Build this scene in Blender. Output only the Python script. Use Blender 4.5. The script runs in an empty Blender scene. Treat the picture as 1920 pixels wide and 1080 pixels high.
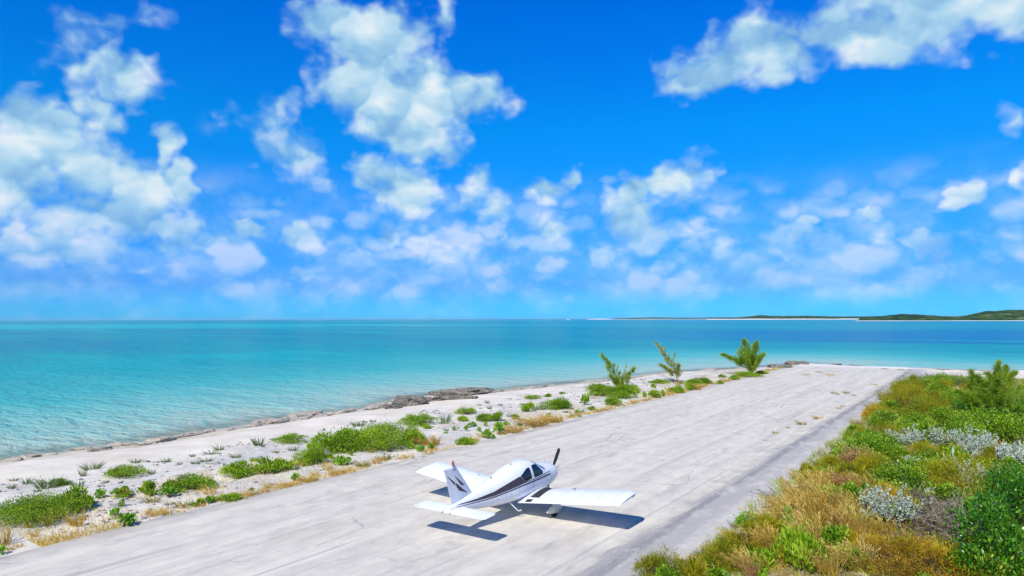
# Light aircraft parked on a small island airstrip beside a turquoise sea.
# World frame: +Y runs along the airstrip, +X to its landward side, z = 0 is the airstrip surface, units are metres.
import bpy, math, random
import numpy as np
from mathutils import Vector, Matrix

PI = math.pi
R = math.radians
scene = bpy.context.scene
col = scene.collection
SEA = -0.6

# ------------------------------------------------------------------ camera
cam_data = bpy.data.cameras.new('camera')
cam_data.sensor_width = 36.0
cam_data.lens = 24.375
cam_data.clip_start = 0.1
cam_data.clip_end = 120000.0
cam = bpy.data.objects.new('camera', cam_data)
col.objects.link(cam)
cam.matrix_world = (Matrix.Translation((0, 0, 7.25)) @ Matrix.Rotation(R(34.65), 4, 'Z')
                    @ Matrix.Rotation(R(90) + math.atan(58 / 1300), 4, 'X') @ Matrix.Rotation(R(-0.148), 4, 'Z'))
scene.camera = cam

# ------------------------------------------------------------------ light
SUN = Vector((0.138, -0.917, 1.0)).normalized()
sun_data = bpy.data.lights.new('sun', 'SUN')
sun_data.energy = 5.0
sun_data.angle = R(0.53)
sun_data.color = (1.0, 0.95, 0.86)
sun = bpy.data.objects.new('sun', sun_data)
sun.rotation_euler = SUN.to_track_quat('Z', 'Y').to_euler()
sun.location = (0, 0, 50)
col.objects.link(sun)
scene.view_settings.view_transform = 'Standard'
scene.view_settings.look = 'None'
scene.view_settings.exposure = 0.0
scene.view_settings.gamma = 1.0
scene.cycles.use_denoising = True
scene.cycles.max_bounces = 6
scene.cycles.transparent_max_bounces = 8

# ------------------------------------------------------------------ node helper
class NT:
    def __init__(self, tree):
        self.t = tree
        tree.nodes.clear()
    def n(self, kind, **kw):
        nd = self.t.nodes.new(kind)
        for k, v in kw.items():
            setattr(nd, k, v)
        return nd
    def put(self, sock, v):
        if v is None:
            return
        if isinstance(v, bpy.types.NodeSocket):
            self.t.links.new(v, sock)
        else:
            if sock.type == 'RGBA' and len(v) == 3:
                v = tuple(v) + (1.0,)
            sock.default_value = v
    def math(self, op, a, b=None, c=None, clamp=False):
        nd = self.n('ShaderNodeMath', operation=op, use_clamp=clamp)
        for i, v in enumerate((a, b, c)):
            self.put(nd.inputs[i], v)
        return nd.outputs[0]
    def vec(self, op, a, b=None, c=None):
        nd = self.n('ShaderNodeVectorMath', operation=op)
        for i, v in enumerate((a, b, c)):
            self.put(nd.inputs[i], v)
        return nd.outputs['Value'] if op in ('LENGTH', 'DOT_PRODUCT', 'DISTANCE') else nd.outputs[0]
    def noise(self, vec, scale=1.0, detail=4.0, rough=0.5, dist=0.0, color=False, lac=2.0):
        nd = self.n('ShaderNodeTexNoise')
        self.put(nd.inputs['Vector'], vec)
        for k, v in (('Scale', scale), ('Detail', detail), ('Roughness', rough), ('Distortion', dist), ('Lacunarity', lac)):
            self.put(nd.inputs[k], v)
        return nd.outputs['Color'] if color else nd.outputs['Fac']
    def maprange(self, v, a, b, c=0.0, d=1.0, smooth=True):
        nd = self.n('ShaderNodeMapRange', interpolation_type='SMOOTHSTEP' if smooth else 'LINEAR')
        for i, x in enumerate((v, a, b, c, d)):
            self.put(nd.inputs[i], x)
        return nd.outputs[0]
    def ramp(self, v, stops, interp='LINEAR'):
        nd = self.n('ShaderNodeValToRGB')
        cr = nd.color_ramp
        cr.interpolation = interp
        while len(cr.elements) < len(stops):
            cr.elements.new(0.5)
        for e, (p, c) in zip(cr.elements, stops):
            e.position = p
            e.color = tuple(c) + (1.0,)
        self.put(nd.inputs[0], v)
        return nd.outputs[0]
    def mix(self, f, a, b, mode='MIX'):
        nd = self.n('ShaderNodeMix', data_type='RGBA', blend_type=mode)
        self.put(nd.inputs[0], f)
        self.put(nd.inputs[6], a)
        self.put(nd.inputs[7], b)
        return nd.outputs[2]
    def mapping(self, vec, loc=(0, 0, 0), rot=(0, 0, 0), scale=(1, 1, 1)):
        nd = self.n('ShaderNodeMapping')
        self.put(nd.inputs[0], vec)
        nd.inputs[1].default_value = loc
        nd.inputs[2].default_value = rot
        nd.inputs[3].default_value = scale
        return nd.outputs[0]
    def bump(self, h, strength=0.3, dist=0.05, normal=None):
        nd = self.n('ShaderNodeBump')
        nd.inputs['Strength'].default_value = strength
        self.put(nd.inputs['Distance'], dist)
        self.put(nd.inputs['Height'], h)
        self.put(nd.inputs['Normal'], normal)
        return nd.outputs[0]

# ------------------------------------------------------------------ sky: Nishita blue with trade-wind cumulus
world = bpy.data.worlds.new('World')
scene.world = world
world.use_nodes = True
w = NT(world.node_tree)
# cloud masses: azimuth from +Y / 10 deg, elevation / 10 deg, 1 / half width, 1 / half height, density
CLOUDS = [(-4.824, 2.284, 2.49, 4.82, 1), (-4.651, 1.93, 2.46, 2.3, 1), (-4.238, 1.729, 1.64, 2.58, 1), (-3.871, 1.8, 3.0, 5.44, 0.9),
 (-4.48, 2.214, 2.71, 4.33, 0.9), (-4.05, 2.369, 7.03, 4.37, 0.55), (-4.302, 1.5, 1.92, 5.01, 1), (-3.796, 1.532, 5.63, 8.53, 0.55),
 (-5.253, 1.667, 5.5, 6.34, 0.55), (-5.351, 1.44, 4.18, 3.34, 0.5), (-5.167, 1.25, 4.1, 3.76, 0.5), (-5.022, 1.073, 4.41, 6.01, 0.42),
 (-5.704, 1.487, 4.37, 6.43, 0.3), (-4.379, 1.084, 3.08, 3.61, 0.85), (-4.603, 1.162, 5.2, 5.28, 0.6), (-3.796, 1.172, 4.11, 4.67, 0.55),
 (-3.641, 0.892, 3.77, 4.18, 0.6), (-3.906, 0.999, 4.54, 3.86, 0.45), (-3.152, 1.085, 3.9, 7.25, 0.75), (-2.97, 1.189, 9.45, 7.31, 0.7),
 (-2.461, 1.047, 4.47, 6.91, 1), (-2.476, 0.833, 4.01, 3.58, 0.85), (-2.007, 1.112, 3.88, 5.33, 0.62), (-2.217, 1.08, 5.63, 6.98, 0.9),
 (-2.349, 0.679, 2.47, 3.88, 0.75), (-1.989, 0.922, 3.45, 5.29, 0.42), (-3.154, 0.737, 3.24, 4.58, 0.65), (-2.913, 0.582, 3.81, 5.08, 0.6),
 (-3.42, 0.586, 3.77, 5.99, 0.5), (-4.437, 0.658, 6.46, 8.9, 0.9), (-4.147, 0.64, 3.82, 5.74, 0.65), (-4.015, 0.497, 2.29, 6.72, 0.55),
 (-4.641, 0.512, 3.94, 7.74, 0.5), (-6.962, 1.24, 3.04, 3.36, 1), (-6.828, 1.412, 4.62, 7.47, 0.75), (-7.043, 0.929, 3.8, 2.99, 0.9),
 (-6.648, 1.119, 3.28, 3.22, 0.75), (-6.465, 1.008, 3.0, 3.33, 0.9), (-6.141, 1.211, 8.29, 5.23, 0.95), (-5.994, 0.983, 6.12, 6.38, 0.9),
 (-6.259, 0.912, 3.21, 4.0, 0.95), (-6.409, 0.721, 2.29, 5.83, 1), (-6.796, 0.682, 3.23, 6.5, 0.8), (-6.445, 1.639, 3.5, 5.78, 0.75),
 (-6.596, 1.722, 6.8, 5.67, 0.65), (-6.761, 1.884, 5.28, 4.89, 0.4), (-6.327, 1.747, 5.27, 8.65, 0.6), (-6.284, 2.181, 4.78, 7.22, 0.33),
 (-6.701, 2.049, 3.9, 7.41, 0.33), (-6.541, 1.461, 5.06, 4.6, 0.7), (-5.538, 0.705, 5.87, 9.39, 0.8), (-5.197, 0.618, 5.39, 5.97, 0.9),
 (-5.178, 0.35, 7.75, 13.19, 0.85), (-7.071, 0.643, 10.79, 14.09, 0.95), (-6.165, 0.541, 3.56, 7.98, 0.6), (-5.859, 0.582, 2.71, 7.33, 0.55),
 (-6.249, 0.369, 5.79, 10.69, 0.6), (-6.761, 0.518, 1.53, 5.42, 0.8), (-6.06, 0.672, 3.1, 5.64, 0.7), (-1.56, 2.127, 2.08, 3.15, 1),
 (-1.828, 1.946, 2.56, 4.7, 0.95), (-1.23, 1.917, 2.38, 4.31, 1), (-0.944, 2.115, 1.95, 3.72, 0.9), (-0.417, 2.056, 1.67, 3.88, 1),
 (0.089, 1.998, 1.77, 4.09, 1), (-1.996, 1.844, 4.78, 7.05, 0.7), (-0.626, 1.901, 2.4, 7.79, 0.6), (-0.144, 0.832, 7.67, 9.13, 0.95),
 (0.193, 1.354, 7.72, 8.14, 0.5), (0.202, 0.902, 10.29, 5.73, 0.6), (-1.2, 0.616, 5.31, 7.26, 0.6), (-1.116, 0.697, 11.19, 13.83, 0.85),
 (-0.697, 0.726, 10.28, 8.6, 0.7), (-0.641, 0.587, 5.6, 6.8, 0.65), (-0.375, 0.507, 6.68, 7.79, 0.9), (-0.346, 0.392, 5.62, 9.48, 0.75),
 (-0.106, 0.491, 5.82, 8.53, 0.55), (0.134, 0.519, 6.9, 5.62, 0.55), (-0.017, 0.402, 3.7, 10.59, 0.5), (-2.717, 0.513, 9.59, 6.75, 0.8),
 (-1.81, 0.494, 4.93, 6.59, 0.6), (-2.246, 0.419, 3.95, 7.75, 0.6)]
sky = w.n('ShaderNodeTexSky', sky_type='NISHITA')
sky.sun_disc = False
sky.sun_elevation = math.asin(SUN.z)
sky.sun_rotation = math.atan2(SUN.x, SUN.y)
sky.altitude = 0.0
sky.air_density = 1.0
sky.dust_density = 0.3
sky.ozone_density = 3.0
tc = w.n('ShaderNodeTexCoord').outputs['Generated']
sep = w.n('ShaderNodeSeparateXYZ')
w.put(sep.inputs[0], tc)
az = w.math('MULTIPLY', w.math('ARCTAN2', sep.outputs[0], sep.outputs[1]), 18 / PI)
el = w.math('MULTIPLY', w.math('ARCSINE', sep.outputs[2]), 18 / PI)
cmb = w.n('ShaderNodeCombineXYZ')
w.put(cmb.inputs[0], az)
w.put(cmb.inputs[1], el)
p0 = cmb.outputs[0]
def voro(vec, scale, detail, rough, dims='3D', col=False):
    nd = w.n('ShaderNodeTexVoronoi', voronoi_dimensions=dims, feature='F1')
    nd.normalize = False
    w.put(nd.inputs['Vector'], vec)
    nd.inputs['Scale'].default_value = scale
    nd.inputs['Detail'].default_value = detail
    nd.inputs['Roughness'].default_value = rough
    nd.inputs['Lacunarity'].default_value = 2.3
    return (nd.outputs['Distance'], nd.outputs['Color']) if col else nd.outputs['Distance']
nv = w.mapping(tc, scale=(1, 1, 1.2))
calm = w.maprange(el, 0.5, 2.2, 0.35, 1.0)           # far clouds are small: their outlines wander less
wcol = w.vec('SUBTRACT', w.noise(nv, 9.0, 2.0, 0.6, color=True), (0.5, 0.5, 0.5))
warp = w.vec('MULTIPLY_ADD', w.vec('MULTIPLY', wcol, (0.95, 0.7, 0.0)), calm, p0)
wc2 = w.vec('SUBTRACT', w.noise(nv, 40.0, 1.0, 0.5, color=True), (0.5, 0.5, 0.5))
warp = w.vec('MULTIPLY_ADD', wc2, (0.22, 0.18, 0.0), warp)
acc = None
for a, e, ra, re_, s in CLOUDS:
    d = w.vec('LENGTH', w.vec('MULTIPLY_ADD', warp, (ra, re_, 0.0), (-a * ra, -e * re_, 0.0)))
    v = w.math('MULTIPLY_ADD', d, -s * 0.92, s * 1.20)
    acc = v if acc is None else w.math('SMOOTH_MAX', acc, v, 0.22)
fb = w.noise(nv, 15.0, 6.0, 0.56)
lv = w.vec('MULTIPLY_ADD', wc2, (0.028, 0.028, 0.028), nv)
lump = w.math('MULTIPLY', w.math('SUBTRACT', 0.80, voro(lv, 17.0, 2.0, 0.5)), 0.62)          # rounded heads of cumulus
lump2 = voro(w.vec('ADD', lv, (-0.005, 0.003, 0.016)), 17.0, 0.0, 0.5)
lump1 = voro(lv, 17.0, 0.0, 0.5)
acc = w.math('MAXIMUM', acc, 0.0)
dens = w.math('ADD', acc, w.math('ADD', w.math('MULTIPLY', lump, 0.55), w.math('MULTIPLY', w.math('SUBTRACT', fb, 0.5), 0.72)))
alpha = w.math('MULTIPLY', w.maprange(dens, 0.10, 0.70), w.maprange(acc, 0.02, 0.20))
# rows of small cumulus low over the horizon, all the way round: each cell one puff with a flattish base
lp = w.vec('MULTIPLY', w.vec('MULTIPLY_ADD', wcol, (0.20, 0.10, 0.0), w.vec('MULTIPLY_ADD', wc2, (0.12, 0.08, 0.0), p0)), (2.6, 5.6, 0.0))
ld = voro(lp, 1.0, 0.0, 0.5, '2D')
grow = w.noise(p0, 1.1, 2.0, 0.5)
puff = w.math('ADD', w.math('SUBTRACT', w.math('MULTIPLY_ADD', w.math('SUBTRACT', grow, 0.5), 1.6, 0.50), ld), w.math('ADD', w.math('MULTIPLY', lump, 0.5), w.math('MULTIPLY', w.math('SUBTRACT', fb, 0.5), 0.8)))
band = w.math('MULTIPLY', w.maprange(el, 1.25, 0.6, 0.0, 1.0), w.maprange(el, 0.06, 0.22, 0.30, 1.0))
low = w.math('MULTIPLY', w.maprange(puff, -0.20, 0.42), w.math('MULTIPLY', band, 0.76))
veil = w.math('MULTIPLY', w.maprange(el, 1.3, 0.3), w.maprange(fb, 0.34, 0.68, 0.14, 0.66))
# the same kind of broken cloud over the rest of the sky
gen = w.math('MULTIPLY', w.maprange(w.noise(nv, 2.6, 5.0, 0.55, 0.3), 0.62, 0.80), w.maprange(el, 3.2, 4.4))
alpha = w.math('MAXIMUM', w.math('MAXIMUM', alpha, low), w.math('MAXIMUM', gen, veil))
haze_fade = w.maprange(el, 0.0, 0.25, 0.45, 1.0)
alpha = w.math('MULTIPLY', w.math('MULTIPLY', alpha, haze_fade), 0.97)
# cloud light: sunlit heads against bluish bases
lit = w.math('MULTIPLY_ADD', w.math('SUBTRACT', lump2, lump1), 1.25, 0.50)
lit = w.math('ADD', lit, w.math('ADD', w.math('MULTIPLY', lump, 0.40), w.math('MULTIPLY', w.math('SUBTRACT', fb, 0.5), 0.70)))
lit = w.math('ADD', lit, w.math('MULTIPLY', w.math('MAXIMUM', low, 0.0), 0.30), clamp=True)
ccol = w.ramp(lit, [(0.0, (1.9, 4.3, 7.4)), (0.42, (3.9, 6.5, 8.5)), (0.72, (6.2, 8.0, 9.1)), (1.0, (8.9, 9.3, 9.5))])
# a little blue air in front of the far clouds
tint = w.ramp(w.math('MULTIPLY', el, 1 / 9), [(0.0, (.09, .86, 2.1)), (.03, (.12, .55, 1.6)), (.08, (.05, .66, 1.55)), (.17, (.01, .88, 1.75)), (.28, (.0, .74, 2.05)), (.5, (.0, .52, 1.25)), (1.0, (.0, .44, .9))])  # blue graded by height; unseen sky overhead darkened to lower the ambient fill
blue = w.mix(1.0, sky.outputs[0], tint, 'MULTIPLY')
ccol = w.mix(w.maprange(el, 1.15, 0.0, 0.0, 0.56), ccol, blue)
bg = w.n('ShaderNodeBackground')
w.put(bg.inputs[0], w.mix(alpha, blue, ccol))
bg.inputs[1].default_value = 0.1
out = w.n('ShaderNodeOutputWorld')
w.put(out.inputs[0], bg.outputs[0])
world.cycles.sampling_method = 'MANUAL'
world.cycles.sample_map_resolution = 512

# ------------------------------------------------------------------ material helpers
def mat(name):
    m = bpy.data.materials.new(name)
    m.use_nodes = True
    n = NT(m.node_tree)
    o = n.n('ShaderNodeOutputMaterial')
    b = n.n('ShaderNodeBsdfPrincipled')
    n.put(o.inputs[0], b.outputs[0])
    return m, n, b, o
def P(n, b, **kw):
    for k, v in kw.items():
        n.put(b.inputs[k.replace('_', ' ')], v)
def objco(n):
    return n.n('ShaderNodeTexCoord').outputs['Object']
def worldco(n):
    return n.n('ShaderNodeNewGeometry').outputs['Position']
def attr(n, name):
    return n.n('ShaderNodeAttribute', attribute_name=name).outputs['Fac']

def mat_leaf(name, stops, trans=0.25, rough=0.55, spec=0.3):
    """leaf colour from each leaf's own tone, shifted a little plant by plant"""
    m, n, b, o = mat(name)
    rnd = n.n('ShaderNodeObjectInfo').outputs['Random']
    tone = n.math('ADD', attr(n, 'tone'), n.math('MULTIPLY_ADD', rnd, 0.24, -0.12), clamp=True)
    c = n.ramp(tone, stops)
    P(n, b, Base_Color=c, Roughness=rough, Specular_IOR_Level=spec)
    tr = n.n('ShaderNodeBsdfTranslucent')
    n.put(tr.inputs[0], c)
    mx = n.n('ShaderNodeMixShader')
    mx.inputs[0].default_value = trans
    n.put(mx.inputs[1], b.outputs[0])
    n.put(mx.inputs[2], tr.outputs[0])
    n.put(o.inputs[0], mx.outputs[0])
    return m

M = {}
M['green'] = mat_leaf('shrub_leaf', [(0, (.06, .12, .008)), (.35, (.17, .31, .010)), (.7, (.31, .49, .015)), (1, (.52, .62, .05))])
M['grey_green'] = mat_leaf('sprig_leaf', [(0, (.06, .10, .04)), (.5, (.15, .23, .08)), (1, (.36, .42, .18))])
M['lime'] = mat_leaf('lime_leaf', [(0, (.06, .20, .01)), (.5, (.19, .42, .02)), (1, (.38, .56, .06))])
M['dark_green'] = mat_leaf('glossy_leaf', [(0, (.012, .07, .004)), (.45, (.05, .20, .005)), (.8, (.14, .38, .01)), (1, (.46, .52, .05))], rough=0.35, spec=0.5)
M['bright'] = mat_leaf('bright_leaf', [(0, (.035, .11, .004)), (.4, (.17, .34, .007)), (.75, (.36, .54, .012)), (1, (.60, .68, .10))], rough=0.4, spec=0.45)
M['olive'] = mat_leaf('olive_leaf', [(0, (.08, .10, .005)), (.35, (.27, .28, .006)), (.7, (.47, .43, .008)), (1, (.64, .48, .02))])
M['rust'] = mat_leaf('rust_leaf', [(0, (.16, .08, .006)), (.4, (.46, .27, .010)), (.75, (.66, .47, .012)), (1, (.70, .60, .06))])
M['silver'] = mat_leaf('silver_leaf', [(0, (.20, .25, .15)), (.4, (.42, .49, .36)), (1, (.70, .74, .60))], trans=0.12)
M['tan'] = mat_leaf('dry_blade', [(0, (.30, .16, .012)), (.5, (.66, .44, .07)), (1, (.84, .68, .24))], trans=0.3)
M['plume'] = mat_leaf('reddish_blade', [(0, (.26, .11, .04)), (.5, (.52, .27, .10)), (1, (.70, .50, .26))], trans=0.3)
M['olive_blade'] = mat_leaf('olive_blade', [(0, (.12, .12, .02)), (.5, (.30, .28, .05)), (1, (.56, .46, .16))], trans=0.3)
M['needle'] = mat_leaf('needle', [(0, (.07, .15, .01)), (.4, (.20, .36, .012)), (.8, (.36, .50, .03)), (1, (.58, .52, .12))], trans=0.2)
M['needle_pale'] = mat_leaf('pale_needle', [(0, (.16, .19, .03)), (.45, (.38, .42, .06)), (1, (.62, .56, .20))], trans=0.2)

def mat_plain(name, c, rough=0.5, spec=0.5, metal=0.0, var=0.0, scale=3.0, bump=0.0, coat=0.0):
    m, n, b, o = mat(name)
    k = c
    if var:
        f = n.noise(objco(n), scale, 5, 0.6)
        k = n.mix(n.maprange(f, 0.3, 0.7), tuple(x * (1 - var) for x in c), tuple(min(1, x * (1 + var)) for x in c))
    P(n, b, Base_Color=k, Roughness=rough, Specular_IOR_Level=spec, Metallic=metal, Coat_Weight=coat)
    if bump:
        P(n, b, Normal=n.bump(n.noise(objco(n), scale * 4, 4, 0.6), 0.5, bump))
    return m
M['stem'] = mat_plain('stem', (.16, .11, .07), 0.9, 0.1, var=.35, scale=12)
M['dead'] = mat_plain('dead_twig', (.24, .20, .17), 0.9, 0.1, var=.4, scale=10)
M['trunk'] = mat_plain('bark', (.14, .10, .07), 0.95, 0.1, var=.3, scale=8)

# ------------------------------------------------------------------ mesh helpers
def link(o, parent=None):
    col.objects.link(o)
    if parent:
        o.parent = parent
    return o
def mesh_np(name, V, F, mats, tone=None, smooth=False, attrs=None):
    """V (N,3); F list of (M,k) index arrays"""
    me = bpy.data.meshes.new(name)
    V = np.asarray(V, np.float32)
    F = [np.asarray(f, np.int32) for f in F if len(f)]
    me.vertices.add(len(V))
    me.vertices.foreach_set('co', V.ravel())
    loops = np.concatenate([f.ravel() for f in F])
    tot = np.concatenate([np.full(len(f), f.shape[1], np.int32) for f in F])
    start = np.concatenate([[0], np.cumsum(tot)[:-1]]).astype(np.int32)
    me.loops.add(len(loops))
    me.loops.foreach_set('vertex_index', loops)
    me.polygons.add(len(tot))
    me.polygons.foreach_set('loop_start', start)
    me.polygons.foreach_set('loop_total', tot)
    if smooth:
        me.polygons.foreach_set('use_smooth', np.ones(len(tot), bool))
    for m in (mats if isinstance(mats, (list, tuple)) else [mats]):
        me.materials.append(m)
    if tone is not None:
        a = me.attributes.new('tone', 'FLOAT', 'POINT')
        a.data.foreach_set('value', np.asarray(tone, np.float32))
    for k, v in (attrs or {}).items():
        a = me.attributes.new(k, 'FLOAT', 'POINT')
        a.data.foreach_set('value', np.asarray(v, np.float32))
    me.update(calc_edges=True)
    me.validate()
    return me
def obj(name, me, parent=None, loc=None, rot=None, scale=None):
    o = bpy.data.objects.new(name, me)
    link(o, parent)
    if loc is not None: o.location = loc
    if rot is not None: o.rotation_euler = rot
    if scale is not None: o.scale = scale
    return o
def tag(o, label=None, cat=None, group=None, kind=None):
    if label: o['label'] = label
    if cat: o['category'] = cat
    if group: o['group'] = group
    if kind: o['kind'] = kind
    return o
def empty(name, loc=(0, 0, 0), rot=(0, 0, 0)):
    o = bpy.data.objects.new(name, None)
    o.empty_display_size = 0.2
    link(o)
    o.location = loc
    o.rotation_euler = rot
    return o
class MB:
    """collects lofts, boxes and tubes into one mesh"""
    def __init__(self): self.v = []; self.f = []
    def add(self, vs, fs):
        k = len(self.v)
        self.v += [tuple(v) for v in vs]
        self.f += [tuple(i + k for i in f) for f in fs]
    def loft(self, rings, closed=True, caps=True):
        n = len(rings[0])
        vs = [p for r in rings for p in r]
        fs = []
        for i in range(len(rings) - 1):
            for j in range(n if closed else n - 1):
                a, b = i * n + j, i * n + (j + 1) % n
                fs.append((a, b, b + n, a + n))
        if caps and closed:
            fs.append(tuple(range(n))[::-1])
            fs.append(tuple(range((len(rings) - 1) * n, len(rings) * n)))
        self.add(vs, fs)
    def tube(self, pts, rad, seg=8, caps=True):
        pts = [Vector(p) for p in pts]
        rings = []
        for i, p in enumerate(pts):
            t = (pts[min(i + 1, len(pts) - 1)] - pts[max(i - 1, 0)]).normalized()
            up = Vector((0, 0, 1)) if abs(t.z) < 0.9 else Vector((1, 0, 0))
            s = t.cross(up).normalized()
            u = s.cross(t)
            r = rad[i] if isinstance(rad, (list, tuple)) else rad
            rings.append([p + (s * math.cos(k * 2 * PI / seg) + u * math.sin(k * 2 * PI / seg)) * r for k in range(seg)])
        self.loft(rings, True, caps)
    def box(self, a, b):
        x0, y0, z0 = a; x1, y1, z1 = b
        self.add([(x0, y0, z0), (x1, y0, z0), (x1, y1, z0), (x0, y1, z0), (x0, y0, z1), (x1, y0, z1), (x1, y1, z1), (x0, y1, z1)],
                 [(0, 3, 2, 1), (4, 5, 6, 7), (0, 1, 5, 4), (1, 2, 6, 5), (2, 3, 7, 6), (3, 0, 4, 7)])
    def build(self, name, m, parent=None, smooth=True, angle=35):
        me = bpy.data.meshes.new(name)
        me.from_pydata(self.v, [], self.f)
        me.materials.append(m)
        me.update()
        if smooth:
            me.polygons.foreach_set('use_smooth', np.ones(len(me.polygons), bool))
            me.set_sharp_from_angle(angle=R(angle))
        return obj(name, me, parent)

def fbm2(x, y, seed=0, octaves=5, gain=0.5):
    """value noise in numpy, about -1..1"""
    rs = np.random.RandomState(seed)
    T = rs.rand(256, 256)
    o = np.zeros_like(x, float); amp = 1.0; tot = 0.0
    for k in range(octaves):
        xi = np.floor(x).astype(int); yi = np.floor(y).astype(int)
        fx = x - xi; fy = y - yi
        fx = fx * fx * (3 - 2 * fx); fy = fy * fy * (3 - 2 * fy)
        g = lambda i, j: T[(xi + i) % 256, (yi + j) % 256]
        o += amp * ((g(0, 0) * (1 - fx) + g(1, 0) * fx) * (1 - fy) + (g(0, 1) * (1 - fx) + g(1, 1) * fx) * fy)
        tot += amp; amp *= gain; x = x * 2.03 + 17.1; y = y * 2.03 + 5.3
    return o / tot * 2 - 1
def sstep(a, b, x):
    t = np.clip((x - a) / (b - a), 0, 1)
    return t * t * (3 - 2 * t)

# ------------------------------------------------------------------ land
SHORE = [(-46.18, 16.04), (-45.69, 19.41), (-45.22, 22.94), (-45.89, 28.89), (-46.13, 36.48), (-45.55, 44.13), (-47.17, 48.83), (-47.92, 53.88),
 (-44.75, 61.62), (-42.68, 71.79), (-41.07, 79.72), (-39.32, 96.62), (-35.21, 105.6), (-29.94, 115.97), (-28.58, 126.3), (-26.52, 131.06)]
# closed outline of the land, on round the end of the strip and back behind the viewpoint
LAND = np.array([(-44.0, -60.0), (-45.5, -10.0)] + SHORE + [(-24.5, 123.0), (-20.5, 121.0), (-9.0, 119.3), (0.0, 119.5), (6.0, 124.0), (14.0, 126.0), (60.0, 120.0), (160.0, 60.0), (160.0, -60.0)])
def shore_dist(x, y):
    """signed distance to the waterline, positive inland"""
    d = np.full(x.shape, 1e9); inside = np.zeros(x.shape, bool)
    n = len(LAND)
    for i in range(n):
        x0, y0 = LAND[i]; x1, y1 = LAND[(i + 1) % n]
        dx, dy = x1 - x0, y1 - y0
        t = np.clip(((x - x0) * dx + (y - y0) * dy) / (dx * dx + dy * dy), 0, 1)
        d = np.minimum(d, np.hypot(x - x0 - t * dx, y - y0 - t * dy))
        c = (y0 > y) != (y1 > y)
        xi = x0 + (y - y0) * dx / (dy if dy else 1e-9)
        inside ^= c & (x < xi)
    return np.where(inside, d, -d)
RW_L, RW_R, RW_END = -25.15, -9.8, 116.8     # airstrip edges
def ground_z(x, y, d=None):
    x = np.asarray(x, float); y = np.asarray(y, float)
    if d is None: d = shore_dist(x, y)
    n1 = fbm2(x * .35 + 40, y * .35 + 9, 3, 4)
    n2 = fbm2(x * 1.9 + 3, y * 1.9 + 71, 5, 3)
    rwd = np.maximum(np.maximum(RW_L - x, x - (RW_R + 2.3)), y - RW_END)      # distance outside strip and shoulder
    width = np.where(rwd > 0, rwd + np.maximum(d, 0.01), 1)
    slope = np.where(y > 118, 3.0, 8.5)
    up = sstep(0, 1, np.clip(d, 0, None) / np.minimum(slope, np.maximum(width, .5)))
    z = SEA + (0.57 - 0.0) * up + np.where(d < 0, np.maximum(d * 0.10, -6), 0)
    rough = sstep(0.0, 3.0, rwd) * sstep(0, 5, d)
    z = z + rough * (n1 * .14 + n2 * .045 + .05) + sstep(0.0, 2.0, -rwd) * -0.01
    z = np.where((x > RW_R + 2.0) & (y < 112), z + sstep(RW_R + 2.0, RW_R + 6.0, x) * (.12 + .12 * n1), z)
    return z
def gz(x, y):
    return float(ground_z(np.array([x]), np.array([y]))[0])

def axis(*segs):
    """strictly rising list of grid lines: (from, to, step) pieces"""
    out = []
    for a, b, s in segs:
        out += list(np.arange(a, b - 1e-6, s))
    out.append(segs[-1][1])
    return np.array(out)
def grid_mesh(name, xs, ys, zf, m, attrs=None, smooth=True):
    X, Y = np.meshgrid(xs, ys)
    Z = zf(X, Y)
    V = np.stack([X.ravel(), Y.ravel(), Z.ravel()], 1)
    nx, ny = len(xs), len(ys)
    i = (np.arange(ny - 1)[:, None] * nx + np.arange(nx - 1)[None]).ravel()
    Fq = np.stack([i, i + 1, i + 1 + nx, i + nx], 1)
    at = {k: f(X, Y).ravel() for k, f in (attrs or {}).items()}
    return mesh_np(name, V, [Fq], m, smooth=smooth, attrs=at)

m, n, b, o = mat('sand_and_limestone')
pos = worldco(n)
big = n.noise(pos, 0.35, 6, 0.6)
mid = n.noise(pos, 2.2, 7, 0.65)
fine = n.noise(pos, 22, 4, 0.7)
sand = n.mix(n.maprange(big, .35, .7), (.75, .69, .58), (.64, .565, .455))
stone = n.mix(n.maprange(mid, .35, .65), (.30, .30, .30), (.62, .60, .56))
f = n.math('MULTIPLY', attr(n, 'stony'), n.maprange(n.math('MULTIPLY_ADD', mid, .7, n.math('MULTIPLY', big, .5)), .50, .72))
c = n.mix(f, sand, stone)
earth = n.mix(n.maprange(mid, .4, .6), (.14, .10, .045), (.36, .30, .16))
c = n.mix(n.math('MULTIPLY', attr(n, 'litter'), n.maprange(mid, .28, .5)), c, earth)
c = n.mix(attr(n, 'wet'), c, n.mix(n.maprange(mid, .4, .6), (.36, .29, .19), (.52, .45, .34)))
speck = n.maprange(n.noise(pos, 9, 3, .6), .66, .72)
c = n.mix(n.math('MULTIPLY', speck, n.math('MULTIPLY_ADD', attr(n, 'stony'), .6, .1)), c, (.22, .20, .18))
P(n, b, Base_Color=c, Roughness=.95, Specular_IOR_Level=.15,
  Normal=n.bump(n.math('MULTIPLY_ADD', fine, .25, mid), .5, .10))
M['ground'] = m
xs = axis((-140, -60, 4), (-60, -52, 1), (-52, -24, .28), (-24, -8, 2), (-8, 8, .4), (8, 40, 2), (40, 160, 12))
ys = axis((-60, 8, 4), (8, 64, .32), (64, 136, .5), (136, 170, 2))
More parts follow.
